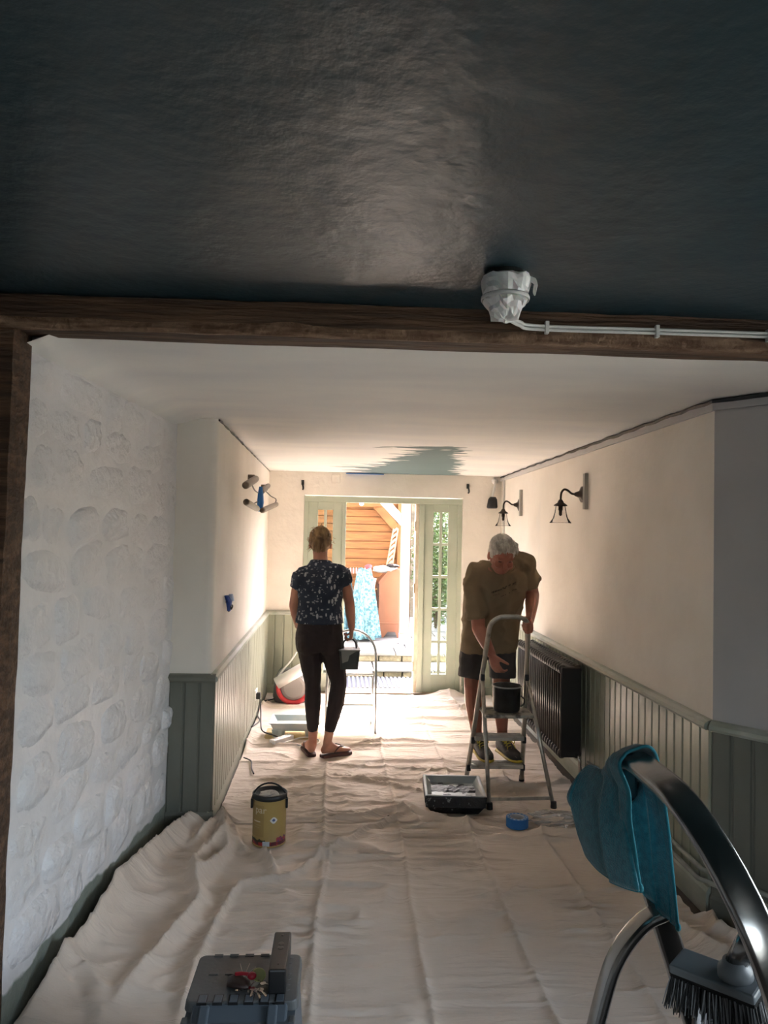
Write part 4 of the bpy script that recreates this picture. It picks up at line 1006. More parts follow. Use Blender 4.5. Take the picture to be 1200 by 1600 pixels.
b = MB(); b.box(PLAT, (abs(e_.x - a_.x) - .01, .22, .022)); b.build('platform', mat('spattered_platform', (.40, .38, .33), .5, .4, col2=(.12, .11, .10), nscale=18, nlo=.5, nhi=.62), ld, bevel=.006)
R0_, R1_ = up(0, .76), up(1, .76); G0, G1 = onz(765, 1264, .012), onz(865, 1262, .012)
b = MB(); b.tube([R0_, G0], .0125, 8, rb=.010); b.build('rear_leg', MT['dull_alu'], ld, smooth=True)
b = MB(); b.tube([R1_, G1], .0125, 8, rb=.010); b.build('rear_leg', MT['dull_alu'], ld, smooth=True)
b = MB(); b.bar(R0_.lerp(G0, .93), R1_.lerp(G1, .93), .02, .008, (0, 0, 1)); b.build('cross_bar', MT['dull_alu'], ld)
for p_ in (stile_pt(0, 0), stile_pt(0, 1), G0, G1):
    b = MB(); b.lathe(p_ + V((0, 0, -.004)), [(.017, 0), (.019, .004), (.017, .04), (.013, .042)], 12); b.build('rubber_foot', MT['black_plastic'], ld)
for p_ in (stile_pt(.23, 0), stile_pt(.61, 0), stile_pt(.61, 1), stile_pt(.23, 1), R0_, R1_):
    b = MB(); b.box(p_ + V((0, -.005, -.012)), (.026, .04, .04)); b.build('corner_bracket', MT['black_plastic'], ld, bevel=.004)

# black paint pot on its platform
bp_ = V((PLAT.x + .005, 4.585, .5415)); bk = empty('paint_pot', bp_, 'black plastic paint pot standing on the stepladder platform', 'pot')
b = MB(); b.lathe(bp_, [(.0, 0), (.075, 0), (.082, .01), (.088, .15), (.091, .15), (.091, .158), (.084, .158), (.080, .12), (.0, .115)], 28, cap=False); b.build('pot', mat('painty_black', (.013, .013, .014), .35, col2=(.03, .033, .035), nscale=14), bk, smooth=True)
b = MB(); b.lathe(bp_ + V((0, 0, .15)), [(.091, 0), (.0935, .004), (.091, .009), (.087, .009), (.087, .0)], 28, cap=False); b.build('rim', mat('pot_rim', (.32, .32, .31), .5), bk, smooth=True)
b = MB(); b.tube(spline([bp_ + V((.086, 0, .09)), bp_ + V((.105, -.02, .075)), bp_ + V((.10, -.03, .045)), bp_ + V((.085, -.01, .03))]), .005, 6); b.build('handle_lug', MT['black_plastic'], bk, smooth=True)
b = MB(); b.lathe(bp_ + V((0, 0, .112)), [(0, 0), (.081, 0)], 28, cap=False); b.build('paint', mat('wet_black_paint', (.008, .010, .012), .12), bk)

# ================================================================== FLOOR THINGS
# gold paint tin
cp = V((CAN_P.x, CAN_P.y, .010)); can = empty('paint_tin', cp, 'gold-labelled paint tin with black lid and bail handle on dust sheet', 'paint tin')
rc, hc = .086, .238
mlab = mat('gold_label', (.42, .30, .105), .42, col2=(.36, .25, .085), nscale=3)
b = MB(); b.lathe(cp, [(rc - .002, 0), (rc + .002, .002), (rc + .002, .008), (rc, .011), (rc, hc), (rc + .002, hc + .003)], 40); b.build('body', mlab, can, smooth=True)
b = MB(); b.lathe(cp + V((0, 0, hc - .004)), [(rc + .003, 0), (rc + .005, .004), (rc + .005, .022), (rc, .026), (rc - .008, .026), (rc - .012, .014), (0, .012)], 40, cap=False); b.build('lid', MT['black_plastic'], can, smooth=True)
crumple('paint_skin', cp + V((.0, .0, hc + .010)), (.055, .05, .010), 5, mat('grey_paint_skin', (.32, .32, .31), .4), parent=can)
hd = [cp + V((-(rc + .004) * math.cos(t), -.02, hc - .02 + .092 * math.sin(t))) for t in [math.radians(a) for a in range(0, 181, 12)]]
b = MB(); b.tube(hd, .0045, 8, rb=.003); b.build('bail_handle', MT['black_plastic'], can, smooth=True)
b = MB()
for s_ in (-1, 1): b.box(cp + V((s_ * (rc + .004), -.02, hc - .03)), (.012, .022, .05))
b.build('handle_ear', MT['black_plastic'], can, bevel=.003)
def wrap(a0, a1, z0, z1, m, name, off=.0008, poly=None):
    """flat print laid on the tin's side; angles in degrees round the tin, 270 faces the camera side"""
    mb = MB(); n = 10; R = []
    for k in range(n + 1):
        a = math.radians(a0 + (a1 - a0) * k / n); zz = [z0, z1] if poly is None else poly(k / n)
        R.append([cp + V(((rc + off) * math.cos(a), (rc + off) * math.sin(a), q)) for q in zz])
    mb.rings(R, closed=False, cap=False); return mb.build(name, m, can, smooth=True)
wrap(192, 348, .010, .030, mat('label_red', (.40, .03, .035), .45, col2=(.10, .02, .03), nscale=26, nlo=.45, nhi=.55), 'red_band')
rr_ = random.Random(3)
hs__ = [rr_.uniform(.012, .03) for _ in range(12)]
wrap(192, 262, .030, .05, mat('label_dark_foliage', (.035, .04, .02), .5), 'foliage_print', .0009, lambda t: [.028, .030 + hs__[int(t * 11)] * .55])
wrap(300, 348, .030, .05, mat('label_berries', (.35, .05, .06), .5, col2=(.12, .05, .14), nscale=40, nlo=.45, nhi=.55), 'berry_print', .0009, lambda t: [.028, .032 + hs__[int(t * 11)] * .9])
wrap(253, 277, .010, .034, mat('label_blue_white', (.55, .62, .68), .5), 'size_panel', .0012)
wrap(192, 256, .055, .212, mat('label_deep_gold', (.33, .23, .08), .45), 'label_panel', .0006)  # label panel in a deeper gold
wrap(277, 303, .125, .155, MT['white_plastic'], 'oval_badge', .0011, lambda t: [.140 - .016 * math.sin(math.pi * t) - .0005, .140 + .016 * math.sin(math.pi * t) + .0005])
mink = mat('badge_blue', (.09, .12, .28), .5)
wrap(284, 296, .136, .144, mink, 'badge_mark', .0014, lambda t: [.140 - .006 * math.sin(math.pi * t), .140 + .009 * math.sin(math.pi * t)])
def text_on(name, txt, size, place, m, parent, **kw):
    """lettering as flat mesh; place(x, y) maps text plane to the surface"""
    cu = bpy.data.curves.new('t', 'FONT'); cu.body = txt; cu.size = size; cu.align_x = 'CENTER'; cu.align_y = 'CENTER'; cu.resolution_u = 2
    to = bpy.data.objects.new('t', cu); COL.objects.link(to); dg = bpy.context.evaluated_depsgraph_get()
    me = bpy.data.meshes.new_from_object(to.evaluated_get(dg)); bpy.data.objects.remove(to); bpy.data.curves.remove(cu)
    bm = bmesh.new(); bm.from_mesh(me); bmesh.ops.triangulate(bm, faces=bm.faces)
    if kw.get('cuts'): bmesh.ops.subdivide_edges(bm, edges=[e for e in bm.edges if e.calc_length() > size * .25], cuts=1)
    base = origin(parent)
    for v in bm.verts: v.co = place(v.co.x, v.co.y) - base
    me.name = name; bm.to_mesh(me); bm.free(); me.materials.clear(); me.materials.append(m)
    o = bpy.data.objects.new(name, me); COL.objects.link(o); o.parent = parent; return o
def on_tin(adeg, zc): return lambda x, y: cp + V(((rc + .0016) * math.cos(math.radians(adeg) + x / rc), (rc + .0016) * math.sin(math.radians(adeg) + x / rc), zc + y))
mcream = mat('label_cream', (.62, .55, .40), .5)
text_on('lettering', 'par', .050, on_tin(243, .190), mcream, can); text_on('lettering', 'masonry', .018, on_tin(234, .125), mcream, can) if False else None
for k, (z_, wd_) in enumerate(((.128, 30), (.112, 38), (.100, 24))): wrap(228 - wd_ / 2, 228 + wd_ / 2, z_, z_ + (.006 if k == 0 else .003), mcream if k == 0 else mat('label_faint', (.40, .31, .15), .5), 'print_line', .001)

# black-crusted paint tray
tz = TRAY_P + V((0, 0, .012)); bt = empty('paint_tray', tz, 'paint tray thick with black paint beside the stepladder', 'paint tray')
RT_ = Matrix.Rotation(math.radians(-4), 3, 'Z')
mtb = mat('tray_black_paint', (.010, .011, .013), .45, col2=(.30, .33, .33), nscale=26, nlo=.62, nhi=.7, bump=.5, bscale=40)
mtg = mat('tray_grey', (.33, .36, .36), .4)
b = MB(); tray_mesh(b, tz + V((0, 0, .0)), .34, .36, .0, .02, .045, 0, R=RT_); b.build('lower_tray', mtb, bt, bevel=.004)
b = MB(); tray_mesh(b, tz + V((0, .005, .052)), .345, .365, .0, .022, .055, 0, R=RT_); b.build('upper_tray', [mtg], bt, bevel=.004)
b = MB(); R = []
for i in range(15):
    for j in range(13):
        x = -.14 + .28 * i / 14; y = -.15 + .30 * j / 12
        edge = max(abs(x) / .14, abs(y) / .15); R.append(V((x, y, .062 + .010 * (y > .0) + .008 * random.random() + .02 * max(0, y) * (j > 8))))
b.v = [tz + RT_ @ p for p in R]
for i in range(14):
    for j in range(12): q = i * 13 + j; b.f.append([q, q + 1, q + 14, q + 13]); b.m.append(0)
b.build('paint_bed', mat('wet_tray_paint', (.012, .014, .016), .35, bump=.8, bscale=60), bt)
b = MB()
for s_ in (-1, 1): b.box(tz + RT_ @ V((s_ * .176, 0, .088)), (.006, .35, .04), RT_)
b.box(tz + RT_ @ V((0, -.183, .078)), (.345, .008, .056), RT_)
b.build('paint_crust', mtb, bt, bevel=.003)

# blue tape roll
tq = V((TAPE_P.x, TAPE_P.y, .008)); tr_ = empty('tape_roll', tq, 'roll of blue masking tape lying flat on the dust sheet', 'tape')
b = MB(); b.lathe(tq, [(.040, .0), (.060, .0), (.062, .002), (.062, .050), (.060, .052), (.040, .052)], 36, cap=False); b.build('tape', mtape, tr_, smooth=False); autosmooth(bpy.data.objects[[o for o in tr_.children][0].name], 35)
b = MB(); b.lathe(tq, [(.037, .0), (.0402, .0), (.0402, .0525), (.037, .0525), (.037, 0)], 36, cap=False); b.build('core', mat('tape_core', (.50, .52, .55), .6), tr_, smooth=True)
mprint = mat('tape_print', (.30, .42, .58), .6)
for k in range(14):
    a0 = math.radians(k * 25.7); b = MB()
    b.add([tq + V((r * math.cos(a), r * math.sin(a), .0527)) for r, a in ((.044, a0), (.056, a0), (.056, a0 + .25), (.044, a0 + .22))], [(0, 1, 2, 3)]); b.build('print_mark', mprint, tr_)
crumple('plastic_wrap', onz(872, 1288) + V((0, 0, .03)), (.16, .10, .028), 31, MT['film'], n=34, k=20, amp=.6, org=onz(872, 1288), label='crumpled clear plastic wrapping beside the tape roll', cat='wrapping')

# ================================================================== TOOL BOX, KEYS, RADIO
TB = V((-.245, 2.05, .006))
tb = empty('tool_box', TB, 'slate grey plastic tool box with ribbed folding lid', 'tool box')
mtbx = mat('slate_plastic', (.085, .105, .125), .42, bump=.12, bscale=90, bdist=.002); mlid = mat('grey_lid_plastic', (.095, .10, .10), .5, bump=.25, bscale=70, bdist=.003)
xl_, xr_, yb_, yf_, zt_ = -.398, -.096, 2.285, 2.06, .345
b = MB(); b.loft([], 4) if False else None
def rr_box(mb, x0, x1, y0, y1, z0, z1, t, r=.02, n=5):
    def ring(x0, x1, y0, y1, z):
        P = []
        for (cx, cy, a) in ((x1 - r, y1 - r, 0), (x0 + r, y1 - r, 90), (x0 + r, y0 + r, 180), (x1 - r, y0 + r, 270)):
            for k in range(n + 1):
                q = math.radians(a + 90 * k / n); P.append(V((cx + r * math.cos(q), cy + r * math.sin(q), z)))
        return P
    mb.rings([ring(x0 - t, x1 + t, y0 - t, y1 + t, z0), ring(x0, x1, y0, y1, z1)])
b = MB(); rr_box(b, xl_ + .004, xr_ - .004, 1.93, yb_ - .004, .006, .318, .02); b.build('body', mtbx, tb)
b = MB(); rr_box(b, xl_, xr_, yf_, yb_, .318, zt_, .004, .02); b.build('lid', mlid, tb, bevel=.004)
# front half of the lid falls away as a sloped flap with interlocking hinge teeth
b = MB(); b.prism([(xl_ + .02, yf_ + .002, zt_ - .003), (xl_ + .02, 1.915, .265), (xl_ + .02, 1.915, .23), (xl_ + .02, yf_ + .002, .318)], (xr_ - xl_ - .045, 0, 0)); fl_ = b.build('front_flap', mtbx, tb, bevel=.006)
for k in range(6):
    x = xl_ + .045 + k * .042; b = MB(); b.box((x, yf_ + .012, zt_ - .004), (.022, .032, .012)); b.build('hinge_tooth', mtbx, fl_, bevel=.002); b = MB(); b.box((x, yf_ + .013, zt_ - .005), (.027, .036, .0116)); b.build('hinge_gap_shade', MT['black_plastic'], fl_)  # black boxes under the teeth paint in the shade of their gaps
for x in (xl_ + .055, xr_ - .065):
    b = MB(); b.bar((x, yf_ - .01, zt_ - .004), (x, 1.93, .275), .028, .012, (1, 0, 0)); b.build('rib', mtbx, fl_, bevel=.005)
for x in (xl_ + .006, xr_ - .012):
    b = MB(); b.box((x, yf_ - .035, .285), (.018, .03, .07)); b.build('latch', mlid, tb, bevel=.004)
for k in range(5):
    for j, yy in enumerate((yb_ - .001, (yf_ + yb_) / 2 + .02)):
        if j == 1 and k in (2, 3): continue
        b = MB(); x = xl_ + .055 + k * .046; b.box((x, yy - .006, zt_ + .0012), (.026, .012, .003)); b.build('lid_rib', mlid, tb, bevel=.001)
for j in range(7):
    b = MB(); b.lathe((xr_ - .03, yb_ - .02 - j * .026, zt_), [(.007, 0), (.006, .0015)], 10); b.build('stud', mlid, tb)
# radio
rd = empty('black_gadget', (-.152, 2.20, zt_), 'black oblong plastic gadget with buttons lying on the tool box lid', 'gadget')
b = MB(); b.bx((-.178, 2.085, zt_ + .001), (-.128, 2.285, zt_ + .068)); b.build('case', MT['black_plastic'], rd, bevel=.005)
for yy, r in ((2.115, .003), (2.195, .009), (2.215, .009), (2.262, .004)):
    b = MB(); b.lathe((-.153, yy, zt_ + .068), [(r, 0), (r, .0015), (r * .7, .002)], 16); b.build('button', mat('radio_button', (.05, .045, .045), .3) if 'radio_button' not in bpy.data.materials else bpy.data.materials['radio_button'], rd)
# keys
ky = empty('key_bunch', (-.24, 2.13, zt_), 'bunch of keys with red fob and brown leather case on lid', 'keys')
kc = V((-.245, 2.125, zt_))
b = MB(); b.loft([(kc + V((-.05, .01, .010)), .022, .006, (0, 1, 0), (0, 0, 1)), (kc + V((-.035, .008, .012)), .026, .011, (0, 1, 0), (0, 0, 1)), (kc + V((0, -.004, .012)), .024, .011, (0, 1, 0), (0, 0, 1)), (kc + V((.012, -.008, .010)), .018, .006, (0, 1, 0), (0, 0, 1))], 14); b.build('leather_case', mat('brown_leather', (.035, .018, .014), .5), ky, smooth=True)
b = MB(); b.ell(kc + V((.018, .004, .028)), (.013, .011, .010)); b.tube(spline([kc + V((-.03, .02, .024)), kc + V((-.01, .015, .028)), kc + V((.015, .006, .03))]), .0055, 6); b.build('red_fob', mat('red_fob', (.42, .02, .035), .4), ky, smooth=True)
b = MB(); b.lathe(kc + V((.035, .02, .020)), [(.020, 0), (.020, .004), (.017, .005)], 20, (.2, -.4, .9)); b.build('green_tag', mat('olive_tag', (.26, .27, .10), .4), ky)
b = MB(); ringp = [kc + V((.03 + .013 * math.cos(a), -.010 + .013 * math.sin(a), .014 + .006 * math.cos(a))) for a in [math.radians(t) for t in range(0, 361, 20)]]; b.tube(ringp, .0013, 6); b.build('key_ring', MT['steel'], ky, smooth=True)
for k, (dx, dy, an) in enumerate(((.036, -.03, -70), (.046, -.028, -58), (.01, -.022, -160), (.05, -.005, -20), (.026, -.034, -95))):
    R_ = Matrix.Rotation(math.radians(an), 3, 'Z'); p_ = kc + V((dx, dy, .006 + .002 * k)); b = MB()
    b.lathe(p_, [(.009, -.001), (.009, .001)], 14); b.box(p_ + R_ @ V((.02, 0, 0)), (.030, .005, .0018), R_)
    for q in range(3): b.box(p_ + R_ @ V((.018 + q * .006, .0035, 0)), (.003, .003, .0018), R_)
    b.build('key', MT['steel'], ky)
b = MB()
for a in (.4, 1.2, 2.0): b.tube([kc + V((-.005, .006, .024)), kc + V((-.005 + .035 * math.cos(a), .006 + .03 * math.sin(a), .045))], .0008, 5)
b.build('loose_cord', mat('cord_pale', (.4, .36, .32), .8), ky)

# ================================================================== CEILING LIGHT, CONDUIT
lp = at(790, 425, 1.93); lp.z = ZD
bl = empty('ceiling_light', (lp.x, 1.93, ZD - .12), 'round ceiling light wrapped in white plastic sheeting, on dark ceiling', 'ceiling light')
lc = V((lp.x, 1.93, ZD))
b = MB(); b.lathe(lc, [(.050, .012), (.050, -.02), (.052, -.03)], 28); b.build('base', mat('dark_fitting', (.03, .035, .035), .5), bl, smooth=True)
mwrap = mat('milky_polythene', (.80, .80, .79), .3, subs=.1)
b = MB(); R = []; rw = random.Random(2)
for i, (r, z_) in enumerate(((.050, -.012), (.064, -.018), (.066, -.032), (.061, -.045), (.062, -.058), (.058, -.070), (.056, -.075), (.060, -.082), (.047, -.094), (.042, -.108), (.034, -.120), (.018, -.128), (.004, -.127))):
    ring = []
    for j in range(30):
        a = 2 * math.pi * j / 30; f = 1 + (.22 + .03 * i) * (float(fbm(j * .9 + i * .35, i * .9 + 3, 44, 2)) - .4)
        ring.append(lc + V((r * f * math.cos(a), r * f * math.sin(a), z_ + .020 * (float(vnoise(j * .7, i * .6, 9)) - .5) * (i > 0))))
    R.append(ring)
b.rings(R); b.build('plastic_wrap', mwrap, bl)
b = MB(); b.loft([(lc + V((.058, -.02, -.02)), .014, .003, (0, .6, .8), (1, 0, 0)), (lc + V((.078, -.02, -.03)), .02, .003, (0, .6, .8), (1, 0, .3)), (lc + V((.073, -.02, -.06)), .012, .003, (0, .6, .8), (1, 0, 0))], 8); b.build('loose_flap', mwrap, bl)
b = MB(); tz_ = [lc + V((.0635 * math.cos(math.radians(a)), .0635 * math.sin(math.radians(a)), -.072)) for a in range(0, 361, 15)]; b.tube(tz_, .006, 6, rb=.0015); b.build('tape_band', MT['white_plastic'], bl, smooth=True)

xs0, xs1 = lp.x + .02, 2.6
for q in range(2):
    b = MB(); zz = 2.279 - q * .011
    pts = [V((xs0 + .03, 1.99, 2.232))] * 0 + [V((xs0, 2.05, 2.25)), V((xs0 + .08, 2.18, zz - .006)), V((xs0 + .16, 2.236, zz)), V((1.0, 2.2365, zz + .002)), V((1.8, 2.2365, zz + .004)), V((xs1, 2.2365, zz + .004))]
    b.tube(spline(pts), .0052, 8); b.build('beam_cable', MT['white_plastic'], smooth=True, org=(.6, 2.24, zz), label=('upper' if q == 0 else 'lower') + ' white cable clipped along the face of the oak beam', cat='cable')
for k, x in enumerate((.62, .97, 1.33)):
    b = MB(); b.bx((x - .006, 2.227, 2.255), (x + .006, 2.2445, 2.294)); b.build('cable_clip', MT['white_plastic'], bevel=.002, org=(x, 2.24, 2.27), label='small white saddle clip on the beam cables, ' + ('beside the wrapped ceiling light', 'second along from the wrapped ceiling light', 'third along from the wrapped ceiling light')[k], cat='clip', group='cable clips on the beam')

# ================================================================== NEAR STEPLADDER
nl = empty('folding_stepladder', (.75, .96, 0.0), 'tall polished aluminium stepladder with teal towel over its hoop', 'stepladder')
Sv = V((-.318, 0, .948)); YF, YN = 1.14, .74
F0 = V((.527, YF, .985)); N0 = V((.515, YN, .985))
def stp(base, z): return base + Sv * ((z - base.z) / Sv.z)
zt = 1.165; rr = .16
A1, A2 = stp(F0, zt), stp(N0, zt)
lat = (A2 - A1).normalized()
path = [stp(F0, .02), stp(F0, .6), stp(F0, 1.0), stp(F0, 1.12), A1]
for a in range(10, 91, 10): a = math.radians(a); path.append(A1 + lat * (rr * (1 - math.cos(a))) + Sv * (rr * math.sin(a)))
for a in range(90, -1, -10): a = math.radians(a); path.append(A2 - lat * (rr * (1 - math.cos(a))) + Sv * (rr * math.sin(a)))
path += [stp(N0, 1.12), stp(N0, 1.0), stp(N0, .6), stp(N0, .02)]
side = Sv.cross(lat).normalized()
hw, ht = .0185, .0085
prof = []
for (cx, cy, a0) in ((hw - .006, ht - .006, 0), (-(hw - .006), ht - .006, 90), (-(hw - .006), -(ht - .006), 180), (hw - .006, -(ht - .006), 270)):
    for k in range(4): q = math.radians(a0 + 30 * k); prof.append((cx + .006 * math.cos(q), cy + .006 * math.sin(q)))
b = MB(); b.sweep(path, prof, side); o = b.build('hoop_frame', MT['steel'], nl); autosmooth(o, 50)
# rear supports with their bent tops
def rear(Yq):
    pv = stp(V((.527, Yq, .985)), 1.055); pv = pv + V((.0, -.022 if Yq > 1 else .022, 0))
    pts = spline([pv, pv + V((-.035, 0, -.018)), pv + V((-.072, 0, -.065)), pv + V((-.095, 0, -.13)), pv + V((-.135, 0, -.30))], 6) + [pv + V((-.36, 0, -pv.z + .02))]
    b = MB(); b.sweep(pts, [(u * 1.0, v * .9) for u, v in prof], (0, 1, 0)); o = b.build('rear_leg', MT['steel'], nl); autosmooth(o, 50)
    b = MB(); b.lathe(stp(V((.527, Yq, .985)), 1.05) + V((0, .015, 0)), [(.006, -.05), (.006, 0)], 10, (0, 1, 0)); b.build('rivet', MT['steel'], nl)
rear(YF - .002); rear(YN + .002)
for zz, dp in ((.22, .10), (.46, .10), (.70, .20)):
    c_ = (stp(F0, zz) + stp(N0, zz)) / 2
    if zz > .6: c_ = c_ + V((-.06, 0, 0))
    b = MB(); b.box(c_, (dp, YF - YN - .03, .03)); b.build('tread', MT['steel'], nl, bevel=.005)
for p_ in (stp(F0, .02), stp(N0, .02)):
    b = MB(); b.box(p_ + V((0, 0, -.002)), (.05, .03, .04)); b.build('rubber_foot', MT['black_plastic'], nl, bevel=.005)

# teal towel over the hoop: one sheet from the left hem, over the bar, to the right hem
mteal = mat('teal_microfibre', (.014, .16, .22), .95, col2=(.03, .25, .33), nscale=120, nlo=.35, nhi=.65, bump=.6, bscale=420, bdist=.003, sheen=.5)
def T(px, py, Y): return at(px, py, Y)
cols = [
 [T(914, 1304, 1.16), T(896, 1272, 1.165), T(881, 1238, 1.17), T(918, 1196, 1.16), T(950, 1178, 1.13), T(972, 1168, 1.11), T(990, 1190, 1.13), T(978, 1260, 1.115), T(986, 1330, 1.115), T(1000, 1388, 1.115)],
 [T(926, 1347, 1.10), T(914, 1305, 1.11), T(912, 1252, 1.12), T(934, 1200, 1.12), T(956, 1176, 1.10), T(976, 1164, 1.08), T(1000, 1185, 1.11), T(998, 1262, 1.11), T(1006, 1335, 1.11), T(1016, 1405, 1.11)],
 [T(956, 1377, 1.03), T(944, 1325, 1.04), T(941, 1270, 1.05), T(950, 1220, 1.06), T(966, 1180, 1.06), T(984, 1161, 1.05), T(1010, 1185, 1.09), T(1016, 1265, 1.105), T(1024, 1345, 1.10), T(1032, 1424, 1.10)],
 [T(982, 1387, .99), T(972, 1330, 1.00), T(965, 1275, 1.02), T(966, 1230, 1.03), T(977, 1192, 1.03), T(994, 1168, 1.03), T(1018, 1195, 1.07), T(1031, 1270, 1.09), T(1040, 1350, 1.085), T(1047, 1438, 1.085)],
 [T(1010, 1392, .965), T(998, 1335, .975), T(987, 1280, .99), T(982, 1235, .995), T(984, 1204, 1.00), T(1006, 1182, 1.00), T(1026, 1212, 1.045), T(1042, 1280, 1.07), T(1051, 1360, 1.07), T(1060, 1449, 1.07)],
]
# the three top rows ride over the hoop bar itself, from its far bend to the middle
bend = path[4:15]; sx = V((-side.x, -side.y, -side.z)) if side.x < 0 else side
cen = (A1 + A2) / 2
for j, c in enumerate(cols):
    B = V(spline(bend, 4)[int(4 + j * 7.6)]); nrm_ = (B - cen); nrm_.normalize()
    c[4] = B + nrm_ * .006 - sx * .026; c[5] = B + nrm_ * .0175; c[6] = B + nrm_ * .004 + sx * .026
cs = [spline(c, 9) for c in cols]; rows = list(zip(*cs)); grid = [spline(list(r), 12) for r in rows]
mb = MB(); nr, nc = len(grid), len(grid[0])
for i in range(nr):
    for j in range(nc):
        t = i / (nr - 1); u = j / (nc - 1)
        hang = (abs(t - .52) / .52); p = grid[i][j]
        f = .012 * math.sin(u * 17 + 1.0 + t * 1.3) * (.35 + .65 * hang) + .005 * math.sin(u * 31 + t * 5)
        f += .010 * (float(fbm(u * 4, t * 3, 55)) - .5)
        mb.v.append(p + V((.25, -.9, .15)) * f * (1 if t < .5 else .4))
for i in range(nr - 1):
    for j in range(nc - 1): q = i * nc + j; mb.f.append([q, q + 1, q + nc + 1, q + nc]); mb.m.append(0)
tw = mb.build('teal_towel', mteal, smooth=True, org=at(985, 1200, 1.05), label='teal microfibre towel draped over the near stepladder hoop', cat='towel')
s_ = tw.modifiers.new('thickness', 'SOLIDIFY'); s_.thickness = .004; s_.offset = 0
b = MB(); mhem = mat('teal_hem', (.03, .24, .31), .9, bump=.5, bscale=500, bdist=.002)
V_ = lambda i, j: mb.v[i * nc + j]
for edge in ([V_(i, nc - 1) for i in range(nr)], [V_(i, 0) for i in range(nr)], [V_(0, j) for j in range(nc)], [V_(nr - 1, j) for j in range(nc)]): b.tube(edge, .0022, 6)
b.build('stitched_hem', mhem, tw, smooth=True)
for q_ in (V_(0, nc - 1), V_(nr - 1, nc - 1)):
    b = MB(); b.ell(q_, (.0045, .0045, .006), n=8, k=6); b.build('corner_knot', mhem, tw, smooth=True)

# bucket and broom head on the near platform
pc = (stp(F0, .70) + stp(N0, .70)) / 2 + V((-.06, 0, .016))
bc = V((pc.x + .02, pc.y + .0, pc.z)); bu_ = empty('black_bucket', bc, 'black bucket on the near stepladder under a brush', 'bucket')
rim = .262
b = MB(); b.lathe(bc, [(0, 0), (.075, 0), (.085, .01), (.098, rim - .012), (.104, rim - .012), (.104, rim), (.098, rim), (.082, .015), (0, .012)], 32, cap=False); b.build('tub', MT['black_plastic'], bu_, smooth=True)
br = empty('block_brush', at(1110, 1548, .93), 'grey deck-scrubbing brush head with black bristles resting on bucket', 'brush')
e0, e1 = at(1046, 1512, .95), at(1180, 1564, .87)
along = (e1 - e0).normalized(); upv = V((.15, -.35, .92)); upv = (upv - along * upv.dot(along)).normalized(); acr = along.cross(upv)
if acr.y < 0: acr = -acr
mgb = mat('brush_grey_plastic', (.22, .24, .26), .45)
ctr = (e0 + e1) / 2; LB_ = (e1 - e0).length
Rb = Matrix((along, acr, upv)).transposed()
if Rb.determinant() < 0: Rb = Matrix((along, -acr, upv)).transposed()
b = MB(); b.box(ctr + acr * .020, (LB_, .046, .012), Rb); blk = b.build('block', mgb, br, bevel=.003)
b = MB(); b.box(ctr + acr * .020 - upv * .009, (LB_ * .98, .042, .006), Rb); b.build('bristle_plate', MT['black_plastic'], br)
mbri = mat('bristle', (.025, .026, .028), .55); mtip = mat('bristle_pale', (.30, .31, .33), .5)
rb_ = random.Random(6); tufts = []
for m_i in range(2):
    b = MB()
    for i in range(30):
        for j in range(4):
            for q in range(5):
                if (rb_.random() < .42) != (m_i == 1): continue
                s0 = ctr + along * (LB_ * (-.485 + .97 * i / 29) + rb_.uniform(-.002, .002)) + acr * (-.0 + .0125 * j + rb_.uniform(-.003, .003)) - upv * .010
                sp_ = (i / 29 - .5)
                dd = (-upv * 1.0 + along * (sp_ * .45 + rb_.uniform(-.10, .10)) - acr * (.30 - .12 * j) + acr * rb_.uniform(-.08, .08)).normalized()
                L = rb_.uniform(.030, .040); b.tube([s0, s0 + dd * L * .5, s0 + dd * L + V((0, 0, -.003))], [.0009, .0009, .0006], 4)
    b.build('bristles', mtip if m_i else mbri, br, kind='stuff')
sk_ = ctr + acr * .024 + along * .022 + upv * .006
b = MB(); b.lathe(sk_, [(.021, 0), (.020, .010), (.015, .014), (.0135, .02)], 20, upv); b.build('socket', mgb, br, smooth=True)
b = MB(); hd_ = (upv * .8 + along * .35 + acr * .45).normalized(); b.tube([sk_ + upv * .012, sk_ + upv * .012 + hd_ * .055], [.0125, .0135], 16); b.build('handle_stub', MT['steel'], br, smooth=True)

